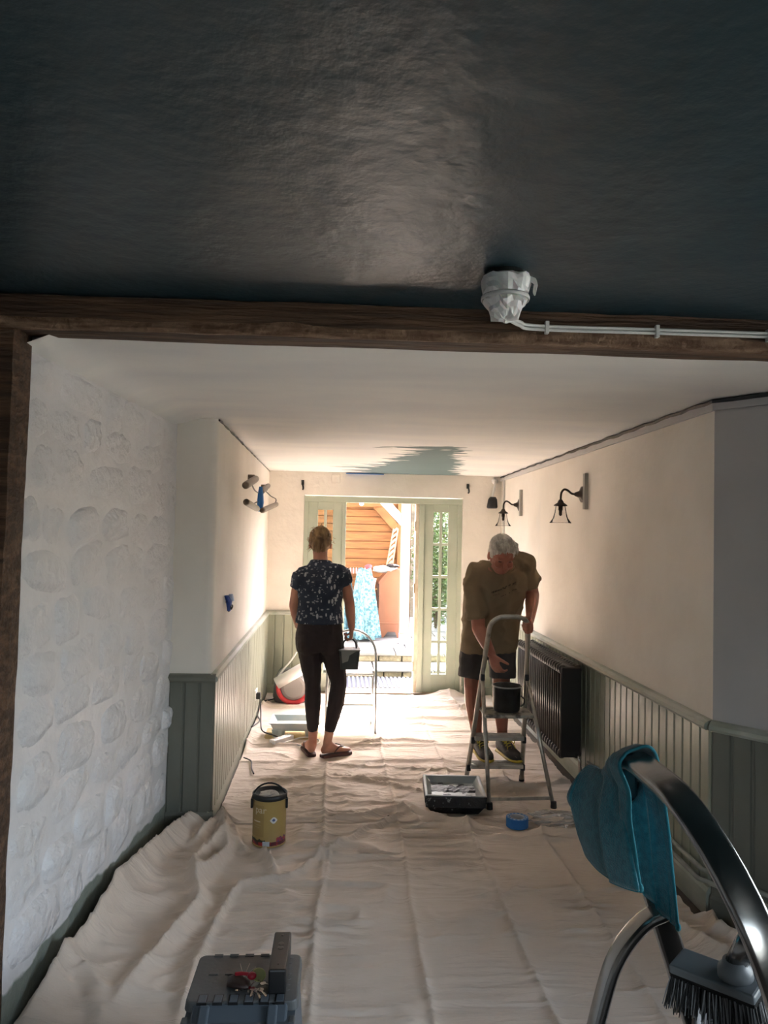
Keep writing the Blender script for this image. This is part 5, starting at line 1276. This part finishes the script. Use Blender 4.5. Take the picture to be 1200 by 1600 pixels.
# ================================================================== PEOPLE
def solid(name, mb, m, parent, voxel, smooth=6, disp=0, dscale=.06, seed=0, label=None, stretch=None):
    """weld overlapping closed shapes into one continuous surface"""
    me = bpy.data.meshes.new(name); base = origin(parent)
    me.from_pydata([tuple(p - base) for p in mb.v], [], mb.f)
    bm = bmesh.new(); bm.from_mesh(me); bmesh.ops.recalc_face_normals(bm, faces=bm.faces); bm.to_mesh(me); bm.free()
    o = bpy.data.objects.new('tmp', me); COL.objects.link(o)
    r = o.modifiers.new('r', 'REMESH'); r.mode = 'VOXEL'; r.voxel_size = voxel; r.adaptivity = 0
    s = o.modifiers.new('s', 'SMOOTH'); s.factor = .5; s.iterations = smooth
    dg = bpy.context.evaluated_depsgraph_get(); nm = bpy.data.meshes.new_from_object(o.evaluated_get(dg))
    bpy.data.objects.remove(o); bpy.data.meshes.remove(me)
    nm.name = name
    if disp:
        n = len(nm.vertices); co = np.empty(n * 3); nm.vertices.foreach_get('co', co); co = co.reshape(-1, 3)
        no = np.empty(n * 3); nm.vertices.foreach_get('normal', no); no = no.reshape(-1, 3)
        sx, sy, sz = stretch or (1, 1, 1)
        x, y, z_ = co[:, 0] * sx / dscale, co[:, 1] * sy / dscale, co[:, 2] * sz / dscale
        h = (ridged(x + y * .6 + .4 * z_, z_ + seed * 3.1 - .5 * x, seed) - .55) + .6 * (ridged(x * 1.9 - z_, z_ * 1.7 + x, seed + 5) - .55)
        co = co + no * (disp * h)[:, None]; nm.vertices.foreach_set('co', co.ravel()); nm.update()
    nm.materials.clear(); nm.materials.append(m)
    nm.polygons.foreach_set('use_smooth', [True] * len(nm.polygons))
    q = bpy.data.objects.new(name, nm); COL.objects.link(q); q.parent = parent
    if label: q['label'] = label
    return q

def cuff(mb, p, ra, q, rb, n=18, flat=1.0, side=None):
    p, q = V(p), V(q); d = (q - p).normalized(); a = V(side) if side is not None else d.orthogonal(); a = (a - d * a.dot(d)).normalized(); b_ = d.cross(a)
    mb.loft([(p, ra, ra * flat, a, b_), (p.lerp(q, .5), (ra + rb) / 2, (ra + rb) / 2 * flat, a, b_), (q, rb, rb * flat, a, b_)], n)

def hand(mb, wrist, d, n, thumb, curl=(25, 35, 25), k=1.0, spread=.06, tcurl=20):
    """palm with four unequal bent fingers and a side thumb; d = along the hand, n = palm side, thumb = thumb side"""
    d = V(d).normalized(); n = V(n); n = (n - d * n.dot(d)).normalized(); s = V(thumb); s = (s - d * s.dot(d) - n * s.dot(n)).normalized(); w_ = V(wrist)
    mb.loft([(w_ - d * .02 * k, .026 * k, .019 * k, s, n), (w_ + d * .015 * k, .030 * k, .018 * k, s, n), (w_ + d * .05 * k, .040 * k, .0165 * k, s, n), (w_ + d * .085 * k, .041 * k, .0135 * k, s, n), (w_ + d * .097 * k, .036 * k, .010 * k, s, n)], 16)
    for off, L in ((.0305, .072), (.0105, .080), (-.0095, .074), (-.0285, .058)):
        p = w_ + d * (.088 * k) + s * (off * k); ang = 0; dr = (d + s * (off / .03 * spread)).normalized(); pts = [p - d * .01 * k]; r = .0092 * k; rad_ = [r]
        ax = n
        for seg, c in zip((.45, .31, .24), curl):
            ang = math.radians(c); R = Matrix.Rotation(ang, 3, dr.cross(n)); dr = (R @ dr).normalized(); n2 = (R @ n).normalized()
            p = p + dr * (L * seg * k); pts.append(p); r *= .93; rad_.append(r); n = n2
        n = ax
        mb.limb(pts, rad_, 10)
    p = w_ + d * (.022 * k) + s * (.026 * k); dr = (d * .70 + s * .62 + n * .28).normalized(); pts = [p]; rad_ = [.0135 * k]
    for seg, r in ((.040, .0115), (.030, .0100), (.024, .0085)):
        p = p + dr * (seg * k); pts.append(p); rad_.append(r * k); R = Matrix.Rotation(math.radians(tcurl), 3, dr.cross(n)); dr = ((R @ dr) - s * .22).normalized()
    mb.limb(pts, rad_, 10)

def skin(name, c, c2): return mat(name, c, .5, col2=c2, nscale=9, nlo=.35, nhi=.7, subs=.08)
msk_w = skin('fair_skin', (.50, .25, .17), (.42, .19, .13)); msk_m = skin('ruddy_skin', (.44, .19, .125), (.36, .125, .085))

# ---------------------------------------------------------------- the woman
wo = empty('person', (onz(505, 1180).x, 5.42, .010), 'person in navy speckled t-shirt and black leggings seen from behind', 'person')
UPZ = V((0, 0, 1)); EX = V((1, 0, 0)); EY = V((0, 1, 0))
nk, hdc = at(501, 880, 5.43), at(500.5, 850, 5.49)
hU = V((.0, .30, .95)).normalized(); hF = V((0, .95, -.30)).normalized()
body = MB()
A_ = (EX, hF, hU)
body.ell(hdc + hU * .025, (.073, .093, .095), A_); body.ell(hdc - hU * .05 + hF * .025, (.056, .068, .072), A_)
body.ell(hdc - hU * .015 + hF * .098, (.012, .018, .02), A_)                     # nose
for s in (-1, 1): body.ell(hdc + EX * s * .076 - hU * .012 - hF * .002, (.010, .022, .030), A_)
body.limb([hdc - hU * .06 - hF * .02, nk, at(501, 892, 5.40)], [.052, .056, .075])
body.loft([(at(500, 990, 5.40), .150, .105, EX, EY), (at(500, 960, 5.39), .125, .09, EX, EY), (at(501, 920, 5.37), .145, .095, EX, EY), (at(502, 897, 5.385), .12, .055, EX, EY), (at(501, 885, 5.40), .05, .045, EX, EY)])
shL, shR = at(470, 897, 5.36), at(534, 894, 5.36)
elL, wrL = at(459.5, 945, 5.40), at(466, 978, 5.56)
elR, wrR = at(546, 941, 5.42), at(549.5, 980, 5.36)
body.limb([shL + V((.012, .01, -.01)), shL.lerp(elL, .5), elL, elL.lerp(wrL, .35), wrL], [.050, .045, .038, .039, .026])
body.limb([shR + V((-.012, .01, -.01)), shR.lerp(elR, .5), elR, elR.lerp(wrR, .35), wrR], [.050, .045, .038, .039, .026])
hand(body, wrR, (-.02, -.05, -1), (-1, .1, 0), (0, 1, 0), curl=(60, 75, 50), k=.92, tcurl=35)
hand(body, wrL, (.45, .8, -.3), (.3, -.2, -.9), (.9, -.4, 0), k=.9)
hipL, hipR = at(483, 1003, 5.40), at(517, 1003, 5.40)
knL, anL = at(489, 1069, 5.38), at(488.5, 1160, 5.44)
knR, anR = at(529.5, 1067, 5.36), at(511, 1162, 5.40)
body.limb([hipL, knL, knL.lerp(anL, .35) + V((0, -.015, 0)), knL.lerp(anL, .8), anL], [.088, .052, .053, .034, .031])
body.limb([hipR, knR, knR.lerp(anR, .35) + V((.005, -.015, 0)), knR.lerp(anR, .8), anR], [.088, .052, .053, .034, .031])
GZ = .014
def foot(mb, heel, toe, k=1.0, zs=.022):
    h, t = V(heel), V(toe); d = (t - h); L = d.length; d.normalize(); s = d.cross(UPZ).normalized()
    f = lambda q, w_, z0, ht: (h + d * (L * q) + UPZ * (zs + z0 + ht / 2), w_, ht / 2, s, UPZ)
    mb.loft([f(.0, .020, .004, .04), f(.06, .030, .0, .062), (f(.2, .032, .0, .085)), f(.35, .034, 0, .078), f(.5, .039, 0, .055), f(.7, .046, 0, .038), f(.86, .045, 0, .028), f(.97, .030, 0, .022), f(1.0, .018, .003, .014)], 16)
hlL, toL = V((anL.x - .002, anL.y - .055, GZ)), V((anL.x - .055, anL.y + .17, GZ))
hlR, toR = V((anR.x - .035, anR.y - .03, GZ)), V((anR.x + .165, anR.y + .075, GZ))
foot(body, hlL, toL); foot(body, hlR, toR)
body.limb([anL, V((anL.x, anL.y, GZ + .06))], [.031, .030]); body.limb([anR, V((anR.x, anR.y, GZ + .06))], [.031, .030])
solid('body', body, msk_w, wo, .0055, 5)
# sandals
msan = mat('brown_sandal', (.085, .032, .026), .55)
for h, t in ((hlL, toL), (hlR, toR)):
    d = (t - h).normalized(); s = d.cross(UPZ); L = (t - h).length; b = MB(); pl = []
    for q, w_ in ((-.04, .018), (.0, .032), (.15, .036), (.4, .036), (.7, .047), (.9, .046), (1.03, .030), (1.06, .012)): pl.append((q, w_))
    out = [h + d * (L * q) + s * w_ for q, w_ in pl] + [h + d * (L * q) - s * w_ for q, w_ in reversed(pl)]
    b.prism([V((p.x, p.y, GZ - .004)) for p in out], (0, 0, .021)); sn = b.build('sandal', msan, wo, bevel=.004)
    b = MB(); tp = h + d * (L * .80) + UPZ * .052
    for sg in (-1, 1): b.tube(spline([h + d * (L * .36) + s * sg * .040 + UPZ * .03, h + d * (L * .55) + s * sg * .036 + UPZ * .068, tp]), .006, 6, rb=.004)
    b.build('strap', msan, sn, smooth=True)
# leggings
leg = MB()
leg.loft([(at(500, 955, 5.395), .140, .098, EX, EY), (at(500, 975, 5.395), .160, .115, EX, EY), (at(499, 990, 5.40), .172, .125, EX, EY), (at(499, 1003, 5.40), .176, .130, EX, EY), (at(499, 1016, 5.40), .165, .122, EX, EY)], 24)
for s, hp_ in ((-1, hipL), (1, hipR)): leg.ell(hp_ + V((s * -.004, -.05, .0)), (.092, .085, .098))
leg.limb([hipL, hipL.lerp(knL, .5), knL, knL.lerp(anL, .33) + V((0, -.016, 0)), knL.lerp(anL, .74)], [.097, .080, .059, .060, .043])
leg.limb([hipR, hipR.lerp(knR, .5), knR, knR.lerp(anR, .33) + V((.006, -.016, 0)), knR.lerp(anR, .74)], [.097, .080, .059, .060, .043])
solid('leggings', leg, mat('black_leggings', (.018, .010, .011), .75, col2=(.026, .016, .017), nscale=6), wo, .007, 6, .0025, .05, 3)
# t-shirt
msh = mat('navy_tshirt', (.022, .034, .062), .85, col2=(.030, .044, .075), nscale=12, bump=.15, bscale=200, bdist=.002)
def speck(mth, noise, x, y, z):
    t = msh.node_tree; N = t.nodes; L = t.links
    tc = N.new('ShaderNodeTexCoord'); outs = []
    for sc, th, st in ((52, .26, (1, 1, .45)), (62, .22, (.5, 1, 1))):
        mp = N.new('ShaderNodeMapping'); mp.inputs['Scale'].default_value = st; mp.inputs['Rotation'].default_value = (0, .6, 0); L.new(tc.outputs['Object'], mp.inputs[0])
        v = N.new('ShaderNodeTexVoronoi'); v.inputs['Scale'].default_value = sc; L.new(mp.outputs[0], v.inputs['Vector'])
        sep = N.new('ShaderNodeSeparateColor'); L.new(v.outputs['Color'], sep.inputs[0])
        rr_ = mth('MULTIPLY', sep.outputs[0], th * 2.0)
        f = mth('MULTIPLY', mth('SUBTRACT', rr_, v.outputs['Distance']), 30, True); outs.append(mth('MULTIPLY', f, mth('GREATER_THAN', sep.outputs[1], .30)))
    return mth('MAXIMUM', outs[0], mth('MULTIPLY', outs[1], .7))
overlay(msh, node_mask(msh, speck), (.42, .45, .50))
sh = MB()
sh.loft([(at(499, 973, 5.395), .176, .132, EX, EY), (at(499.5, 962, 5.392), .168, .124, EX, EY), (at(500, 945, 5.385), .158, .112, EX, EY), (at(500.5, 920, 5.375), .165, .112, EX, EY), (at(501.5, 905, 5.37), .172, .098, EX, EY), (at(502, 894, 5.38), .155, .088, EX, EY), (at(502, 884, 5.395), .105, .075, EX, EY), (at(501.5, 875, 5.41), .070, .062, EX, EY)], 26)
sL, sR = shL.lerp(elL, .48), shR.lerp(elR, .40)
cuff(sh, shL + V((.01, 0, 0)), .066, sL, .056); cuff(sh, shR + V((-.01, 0, 0)), .066, sR, .060)
sh.cap_seg(shL + V((.022, .01, -.006)), .068, at(502, 894, 5.385), .075); sh.cap_seg(at(502, 894, 5.385), .075, shR + V((-.022, .01, -.006)), .068)
solid('t_shirt', sh, msh, wo, .007, 5, .006, .09, 4)
# hair, pinned up in a loose knot
mhw = mat('dark_blonde_hair', (.13, .07, .03), .5, col2=(.42, .27, .13), nscale=26, stretch=(1, .6, .35), nlo=.35, nhi=.7, bump=.8, bscale=110, bdist=.006, bstretch=(1, 1, .3))
hr = MB(); hr.ell(hdc + hU * .032 - hF * .012, (.086, .096, .100), A_); hr.ell(hdc - hU * .02 - hF * .038, (.060, .058, .075), A_)
rk = random.Random(11); kb = hdc + hU * .055 - hF * .075
for k in range(9):
    a0 = rk.uniform(0, 6.28); rr_ = rk.uniform(.018, .045); tl = rk.uniform(-.6, .6)
    hr.limb([kb + V((rr_ * 1.15 * math.cos(a0 + q), -.016 * math.sin(q) - .014, rr_ * math.sin(a0 + q) * .8 + tl * .01)) for q in (0, .6, 1.2, 1.8, 2.4)], [.012, .017, .019, .016, .010], 8)
hw_ = solid('hair', hr, mhw, wo, .005, 1, .009, .024, 6, stretch=(1.6, 1, .5))
b = MB()
for k in range(46):
    a = rk.uniform(0, 6.28); p = kb + V((.05 * math.cos(a), -.015, .05 * math.sin(a))) if k % 2 else hdc + V((.075 * math.cos(a), rk.uniform(-.06, .0), .075 * math.sin(a) + .02))
    dr = V((math.cos(a) * .8, rk.uniform(-.6, .2), math.sin(a) * .8 + .1)); L = rk.uniform(.02, .05)
    b.tube(spline([p, p + dr * L * .5 + V((0, 0, .006)), p + dr * L + V((rk.uniform(-.012, .012), 0, -.008))], 3), [.0016] * 6 + [.0006], 4)
b.build('loose_strands', mhw, hw_, smooth=True, kind='stuff')

# dark kettle in her hand
kc_ = V((wrR.x - .0, wrR.y + .0, 0)); hz = wrR.z - .095
pk_ = empty('paint_scuttle', (kc_.x - .01, kc_.y, hz - .27), 'dark square paint scuttle with bail handle held by the woman', 'scuttle')
zt2, zb2 = at(550, 1014, 5.36).z, at(550, 1044, 5.36).z
b = MB(); cxk = at(546, 1020, 5.36).x; rr_box(b, cxk - .075, cxk + .075, kc_.y - .075, kc_.y + .075, zb2, zt2, -.012, .02); b.build('tub', mat('scuttle_green', (.035, .05, .052), .5, col2=(.06, .075, .075), nscale=12), pk_)
b = MB(); rr_box(b, cxk - .078, cxk + .078, kc_.y - .078, kc_.y + .078, zt2 - .006, zt2 + .004, .0, .02); b.build('rim', mat('scuttle_rim', (.20, .22, .21), .5), pk_, bevel=.002)
b = MB(); b.add([(cxk - .06, kc_.y - .0795, zt2), (cxk + .055, kc_.y - .0795, zt2), (cxk + .0, kc_.y - .079, zt2 - .035), (cxk - .01, kc_.y - .079, zt2 - .075), (cxk - .05, kc_.y - .079, zt2 - .09)], [(0, 1, 2, 3, 4)]); b.build('paint_run', bpy.data.materials['scuttle_rim'], pk_)
b = MB(); b.tube(spline([V((cxk - .05, kc_.y, zt2)), V((cxk - .04, kc_.y, zt2 + .055)), V((kc_.x - .004, kc_.y - .0, hz + .012)), V((cxk + .042, kc_.y, zt2 + .045)), V((cxk + .05, kc_.y, zt2 - .02))]), .006, 8); b.build('bail_handle', MT['black_plastic'], pk_, smooth=True)

# ---------------------------------------------------------------- the man
TZ = FLz + (.53 - FLz) * .235 + .013        # top of the tread he stands on
mn = empty('person', (1.03, 4.95, TZ), 'person in khaki t-shirt and dark shorts bending over a stepladder', 'person')
hc = at(783.5, 866, 4.62)
hU = V((.06, -.52, .85)).normalized(); hF = V((.10, -.84, -.53)); hF = (hF - hU * hF.dot(hU)).normalized(); hS = hU.cross(hF).normalized()
if hS.x < 0: hS = -hS
A_ = (hS, hF, hU)
mbd = MB()
mbd.ell(hc + hU * .022, (.076, .097, .098), A_); mbd.ell(hc - hU * .055 + hF * .028, (.058, .066, .070), A_)
mbd.ell(hc - hU * .082 + hF * .052, (.034, .034, .030), A_)                                        # chin
mbd.limb([hc + hF * .088 - hU * .002, hc + hF * .112 - hU * .034], [.011, .015], 8)               # nose
for s in (-1, 1):
    mbd.ell(hc + hS * s * .080 - hU * .012, (.010, .022, .032), A_)
    mbd.ell(hc + hS * s * .032 + hF * .084 + hU * .016, (.024, .013, .009), A_)                   # brow
    mbd.ell(hc + hS * s * .040 + hF * .070 - hU * .030, (.024, .022, .022), A_)                   # cheek
mbd.ell(hc + hF * .086 - hU * .060, (.024, .012, .006), A_); mbd.ell(hc + hF * .083 - hU * .071, (.021, .012, .007), A_)   # lips
nb = at(786, 884, 4.76)
mbd.limb([hc - hU * .045 - hF * .025, nb, at(782, 900, 4.84)], [.060, .066, .09])
SD = (at(830, 905, 4.8) - at(735, 910, 4.8)).normalized()
spine = (at(783, 890, 4.74) - at(766, 972, 5.0)).normalized(); SY_ = SD.cross(spine).normalized()
mbd.loft([(at(765, 985, 5.03), .165, .115, SD, SY_), (at(769, 950, 4.95), .165, .115, SD, SY_), (at(776, 915, 4.85), .18, .115, SD, SY_), (at(781, 895, 4.79), .16, .08, SD, SY_), (at(784, 884, 4.75), .07, .06, SD, SY_)])
shr, shl = at(740, 898, 4.83), at(819, 880, 4.83)
elr, wrr = at(748, 982, 4.76), at(768, 1022, 4.63)
ell_, wrl = at(832, 930, 4.90), at(829, 963, 4.62)
mbd.limb([shr + SD * .015 + V((0, 0, -.012)), shr.lerp(elr, .5), elr, elr.lerp(wrr, .35), wrr], [.052, .050, .045, .044, .029])
mbd.limb([shl - SD * .015 + V((0, 0, -.012)), shl.lerp(ell_, .5), ell_, ell_.lerp(wrl, .35), wrl], [.058, .052, .046, .045, .030])
hand(mbd, wrr, (.30, -.15, -.9), (.75, .5, .1), (.4, -.9, 0), curl=(28, 40, 30), tcurl=12)
gp = up(1, 1.075) + V((-.004, 0, 0))           # where the left hand closes on the hoop
wrl2 = gp + V((.028, .075, .030))
mbd.limb([wrl, wrl2], [.030, .029])
hand(mbd, wrl2, (-.10, -1, -.40), (-1, .05, -.1), (-.1, -.35, 1), curl=(62, 70, 45), tcurl=30, k=1.0)
hpr, hpl = at(745, 985, 5.03), at(783, 985, 5.03)
knr, knl = at(738, 1070, 4.98), at(783, 1070, 4.97)
anr, anl = at(746, 1162, 5.03), at(785, 1158, 5.02)
mbd.limb([hpr, knr, knr.lerp(anr, .32) + V((0, .02, 0)), knr.lerp(anr, .8), anr], [.09, .058, .058, .037, .036])
mbd.limb([hpl, knl, knl.lerp(anl, .32) + V((0, .02, 0)), knl.lerp(anl, .8), anl], [.09, .058, .058, .037, .036])
solid('body', mbd, msk_m, mn, .0055, 4)
meye = mat('dark_eyelid_skin', (.17, .065, .05), .4)  # lids in a deeper skin tone
for s in (-1, 1):
    b = MB(); b.ell(hc + hS * s * .032 + hF * .083 - hU * .002, (.013, .008, .005), A_, 10, 6); b.build('eye', meye, mn, smooth=True)
# hair
mhm = mat('silver_hair', (.74, .71, .66), .55, col2=(.52, .48, .43), nscale=40, stretch=(1, .35, .6), nlo=.38, nhi=.66, bump=.9, bscale=120, bdist=.006, bstretch=(1.4, .4, .6))
hm = MB(); hm.ell(hc + hU * .040 - hF * .012, (.084, .098, .090), A_); hm.ell(hc + hU * .062 + hF * .035, (.066, .050, .044), A_); hm.ell(hc - hU * .01 - hF * .06, (.07, .05, .07), A_)
for s in (-1, 1): hm.ell(hc + hS * s * .068 + hF * .012 + hU * .018, (.014, .030, .038), A_)
ho = solid('hair', hm, mhm, mn, .005, 2, .005, .020, 9, stretch=(1.8, .6, .6))
b = MB(); rk = random.Random(4)
for k in range(150):
    a = rk.uniform(-1.35, 1.35); q = rk.uniform(.0, 1)
    base = hc + hU * (.10 - .03 * q) + hF * (.01 + .06 * q) + hS * (math.sin(a) * .078)
    base = hc + hU * .04 + (base - hc - hU * .04).normalized() * .094
    dr = (hF * .6 - hU * .55 + hS * rk.uniform(-.25, .45)).normalized(); L = rk.uniform(.018, .032)
    b.tube([base, base + dr * L * .5 + (base - hc).normalized() * .006, base + dr * L - (base - hc).normalized() * .004], [.0022, .002, .0008], 4)
b.build('fringe_strands', mhm, ho, smooth=True, kind='stuff')
# t-shirt
mkh = mat('khaki_tshirt', (.225, .165, .095), .9, col2=(.25, .187, .112), nscale=5, bump=.15, bscale=260, bdist=.002)
ts = MB()
ts.loft([(at(765, 1014, 4.99), .192, .128, SD, V((0, -1, -.2))), (at(765, 1000, 4.99), .192, .132, SD, V((0, -1, -.3))), (at(767, 968, 4.96), .192, .140, SD, SY_), (at(771, 935, 4.895), .198, .142, SD, SY_), (at(776, 912, 4.845), .200, .132, SD, SY_), (at(780, 896, 4.80), .180, .100, SD, SY_), (at(784, 885, 4.765), .095, .078, SD, SY_)], 28)
sr_, sl_ = shr.lerp(elr, .82), shl.lerp(ell_, .66)
ts.cap_seg(shr + SD * .02, .082, shr.lerp(elr, .3), .076); cuff(ts, shr.lerp(elr, .05), .074, sr_, .064); ts.cap_seg(shl - SD * .03, .084, shl + V((0, 0, -.01)), .078); cuff(ts, shl - SD * .012, .072, sl_ + V((.008, 0, 0)), .078)
ts.cap_seg(at(752, 897, 4.83), .082, at(808, 884, 4.83), .082)
tso = solid('t_shirt', ts, mkh, mn, .008, 4, .016, .10, 12, stretch=(1, 1, .8))
b = MB(); rg = []
for k in range(25):
    a = 2 * math.pi * k / 24; rg.append(at(784, 885, 4.755) + SD * (.078 * math.cos(a)) + SY_ * (.066 * math.sin(a)))
b.tube(rg, .008, 6); b.build('collar', mkh, tso, smooth=True)
# printed lines of worn lettering on the chest (unreadable): short dark strokes laid on the cloth
mpr = mat('worn_print', (.030, .020, .012), .9)
dgx = bpy.context.evaluated_depsgraph_get(); tinv = origin(tso)
def cast(px, py):
    d = (at(px, py, 5.0) - CAM).normalized(); hit, loc, nrm, _ = tso.ray_cast(CAM - tinv, d)
    return (loc + tinv - d * .0015) if hit else None
rows_ = [((785, 919.0), (808, 909.5), 2.6, .78), ((768, 926.0), (791, 918.5), 3.0, .85), ((769, 931.0), (782, 927.5), 1.2, .5), ((781, 933.0), (797, 926.0), 1.6, .7), ((800, 922.5), (808, 920.5), 1.6, .75), ((800, 914.5), (807, 912.5), 1.2, .8), ((772, 938), (781, 936.5), .9, .5)]
b = MB(); rp_ = random.Random(8)
for (x0, y0), (x1, y1), hgt, dens in rows_:
    n = int((x1 - x0) / 1.5)
    for k in range(n):
        if rp_.random() > dens: continue
        t = (k + .2) / n; x = x0 + (x1 - x0) * t; y = y0 + (y1 - y0) * t; w_ = rp_.uniform(.7, 1.25); h_ = hgt * rp_.uniform(.65, 1.0) * .5
        P = [cast(x, y - h_), cast(x + w_, y - h_ - .3), cast(x + w_, y + h_ - .3), cast(x, y + h_)]
        if all(p is not None for p in P): b.add(P, [(0, 1, 2, 3)])
if b.v: b.build('worn_print', mpr, tso)
# shorts
so = MB()
so.loft([(at(765, 975, 5.03), .168, .125, EX, EY), (at(764, 1000, 5.03), .180, .132, EX, EY), (at(764, 1016, 5.03), .178, .130, EX, EY)], 22)
cuff(so, hpr, .100, at(735, 1059, 5.0), .086, flat=1.1, side=EX); cuff(so, hpl, .100, at(785, 1059, 5.0), .088, flat=1.1, side=EX)
solid('shorts', so, mat('charcoal_shorts', (.050, .043, .042), .85, col2=(.065, .056, .054), nscale=8), mn, .008, 4, .006, .09, 15)
# trainers
mup = mat('trainer_black', (.016, .015, .016), .6, col2=(.12, .10, .085), nscale=38, nlo=.6, nhi=.66); mso = mat('trainer_yellow', (.46, .34, .035), .5); mlc = mat('lace_yellow', (.50, .44, .06), .6)
for heel, toe in ((V((anr.x + .0, anr.y + .05, TZ)), onz(776, 1205, TZ)), (V((anl.x - .01, anl.y + .05, TZ)), onz(816, 1197, TZ))):
    d = V((toe.x - heel.x, toe.y - heel.y, 0)); d.normalize(); L = .285; s = d.cross(UPZ).normalized()
    f = lambda q, w_, z0, ht: (heel + d * (L * q) + UPZ * (z0 + ht / 2), w_, ht / 2, s, UPZ)
    shoe = MB(); shoe.loft([f(.0, .022, .02, .07), f(.05, .036, .014, .098), f(.18, .040, .012, .112), f(.32, .041, .012, .105), f(.45, .044, .012, .085), f(.62, .049, .012, .062), f(.8, .049, .012, .050), f(.93, .038, .012, .040), f(1.0, .016, .016, .024)], 18)
    so_ = shoe.build('trainer', mup, mn, smooth=True)
    sl = MB(); sl.loft([f(-.01, .028, .0, .030), f(.05, .040, .0, .030), f(.3, .041, .0, .026), f(.6, .051, .0, .024), f(.8, .052, .0, .024), f(.95, .040, .002, .024), f(1.02, .018, .006, .018)], 18); sl.build('sole', mso, so_, smooth=True)
    lc_ = MB()
    for k in range(5):
        q = .34 + k * .07; ht = .118 - (q - .32) * .17; a = heel + d * (L * q) + UPZ * ht
        lc_.tube(spline([a - s * .030 - UPZ * .014, a + UPZ * .004, a + s * .030 - UPZ * .014 + d * .012], 5), .0038, 6)
    a = heel + d * (L * .36) + UPZ * .118
    for sg in (-1, 1): lc_.tube(spline([a, a + s * sg * .03 + UPZ * .012 + d * .02, a + s * sg * .036 - UPZ * .02 + d * .05, a + s * sg * .012 - UPZ * .012 + d * .03], 6), .0032, 6); lc_.tube(spline([a, a + s * sg * .02 + d * .04 - UPZ * .01, a + s * sg * .03 + d * .08 - UPZ * .05], 5), .003, 6)
    lc_.build('lace', mlc, so_, smooth=True)
    b = MB(); b.tube([V((heel.x, heel.y, TZ + .105)) + d * .045, V((heel.x, heel.y, TZ + .125)) + d * .045], .041, 16); b.build('sock', mat('dark_sock', (.03, .028, .028), .9) if 'dark_sock' not in bpy.data.materials else bpy.data.materials['dark_sock'], mn, smooth=True)
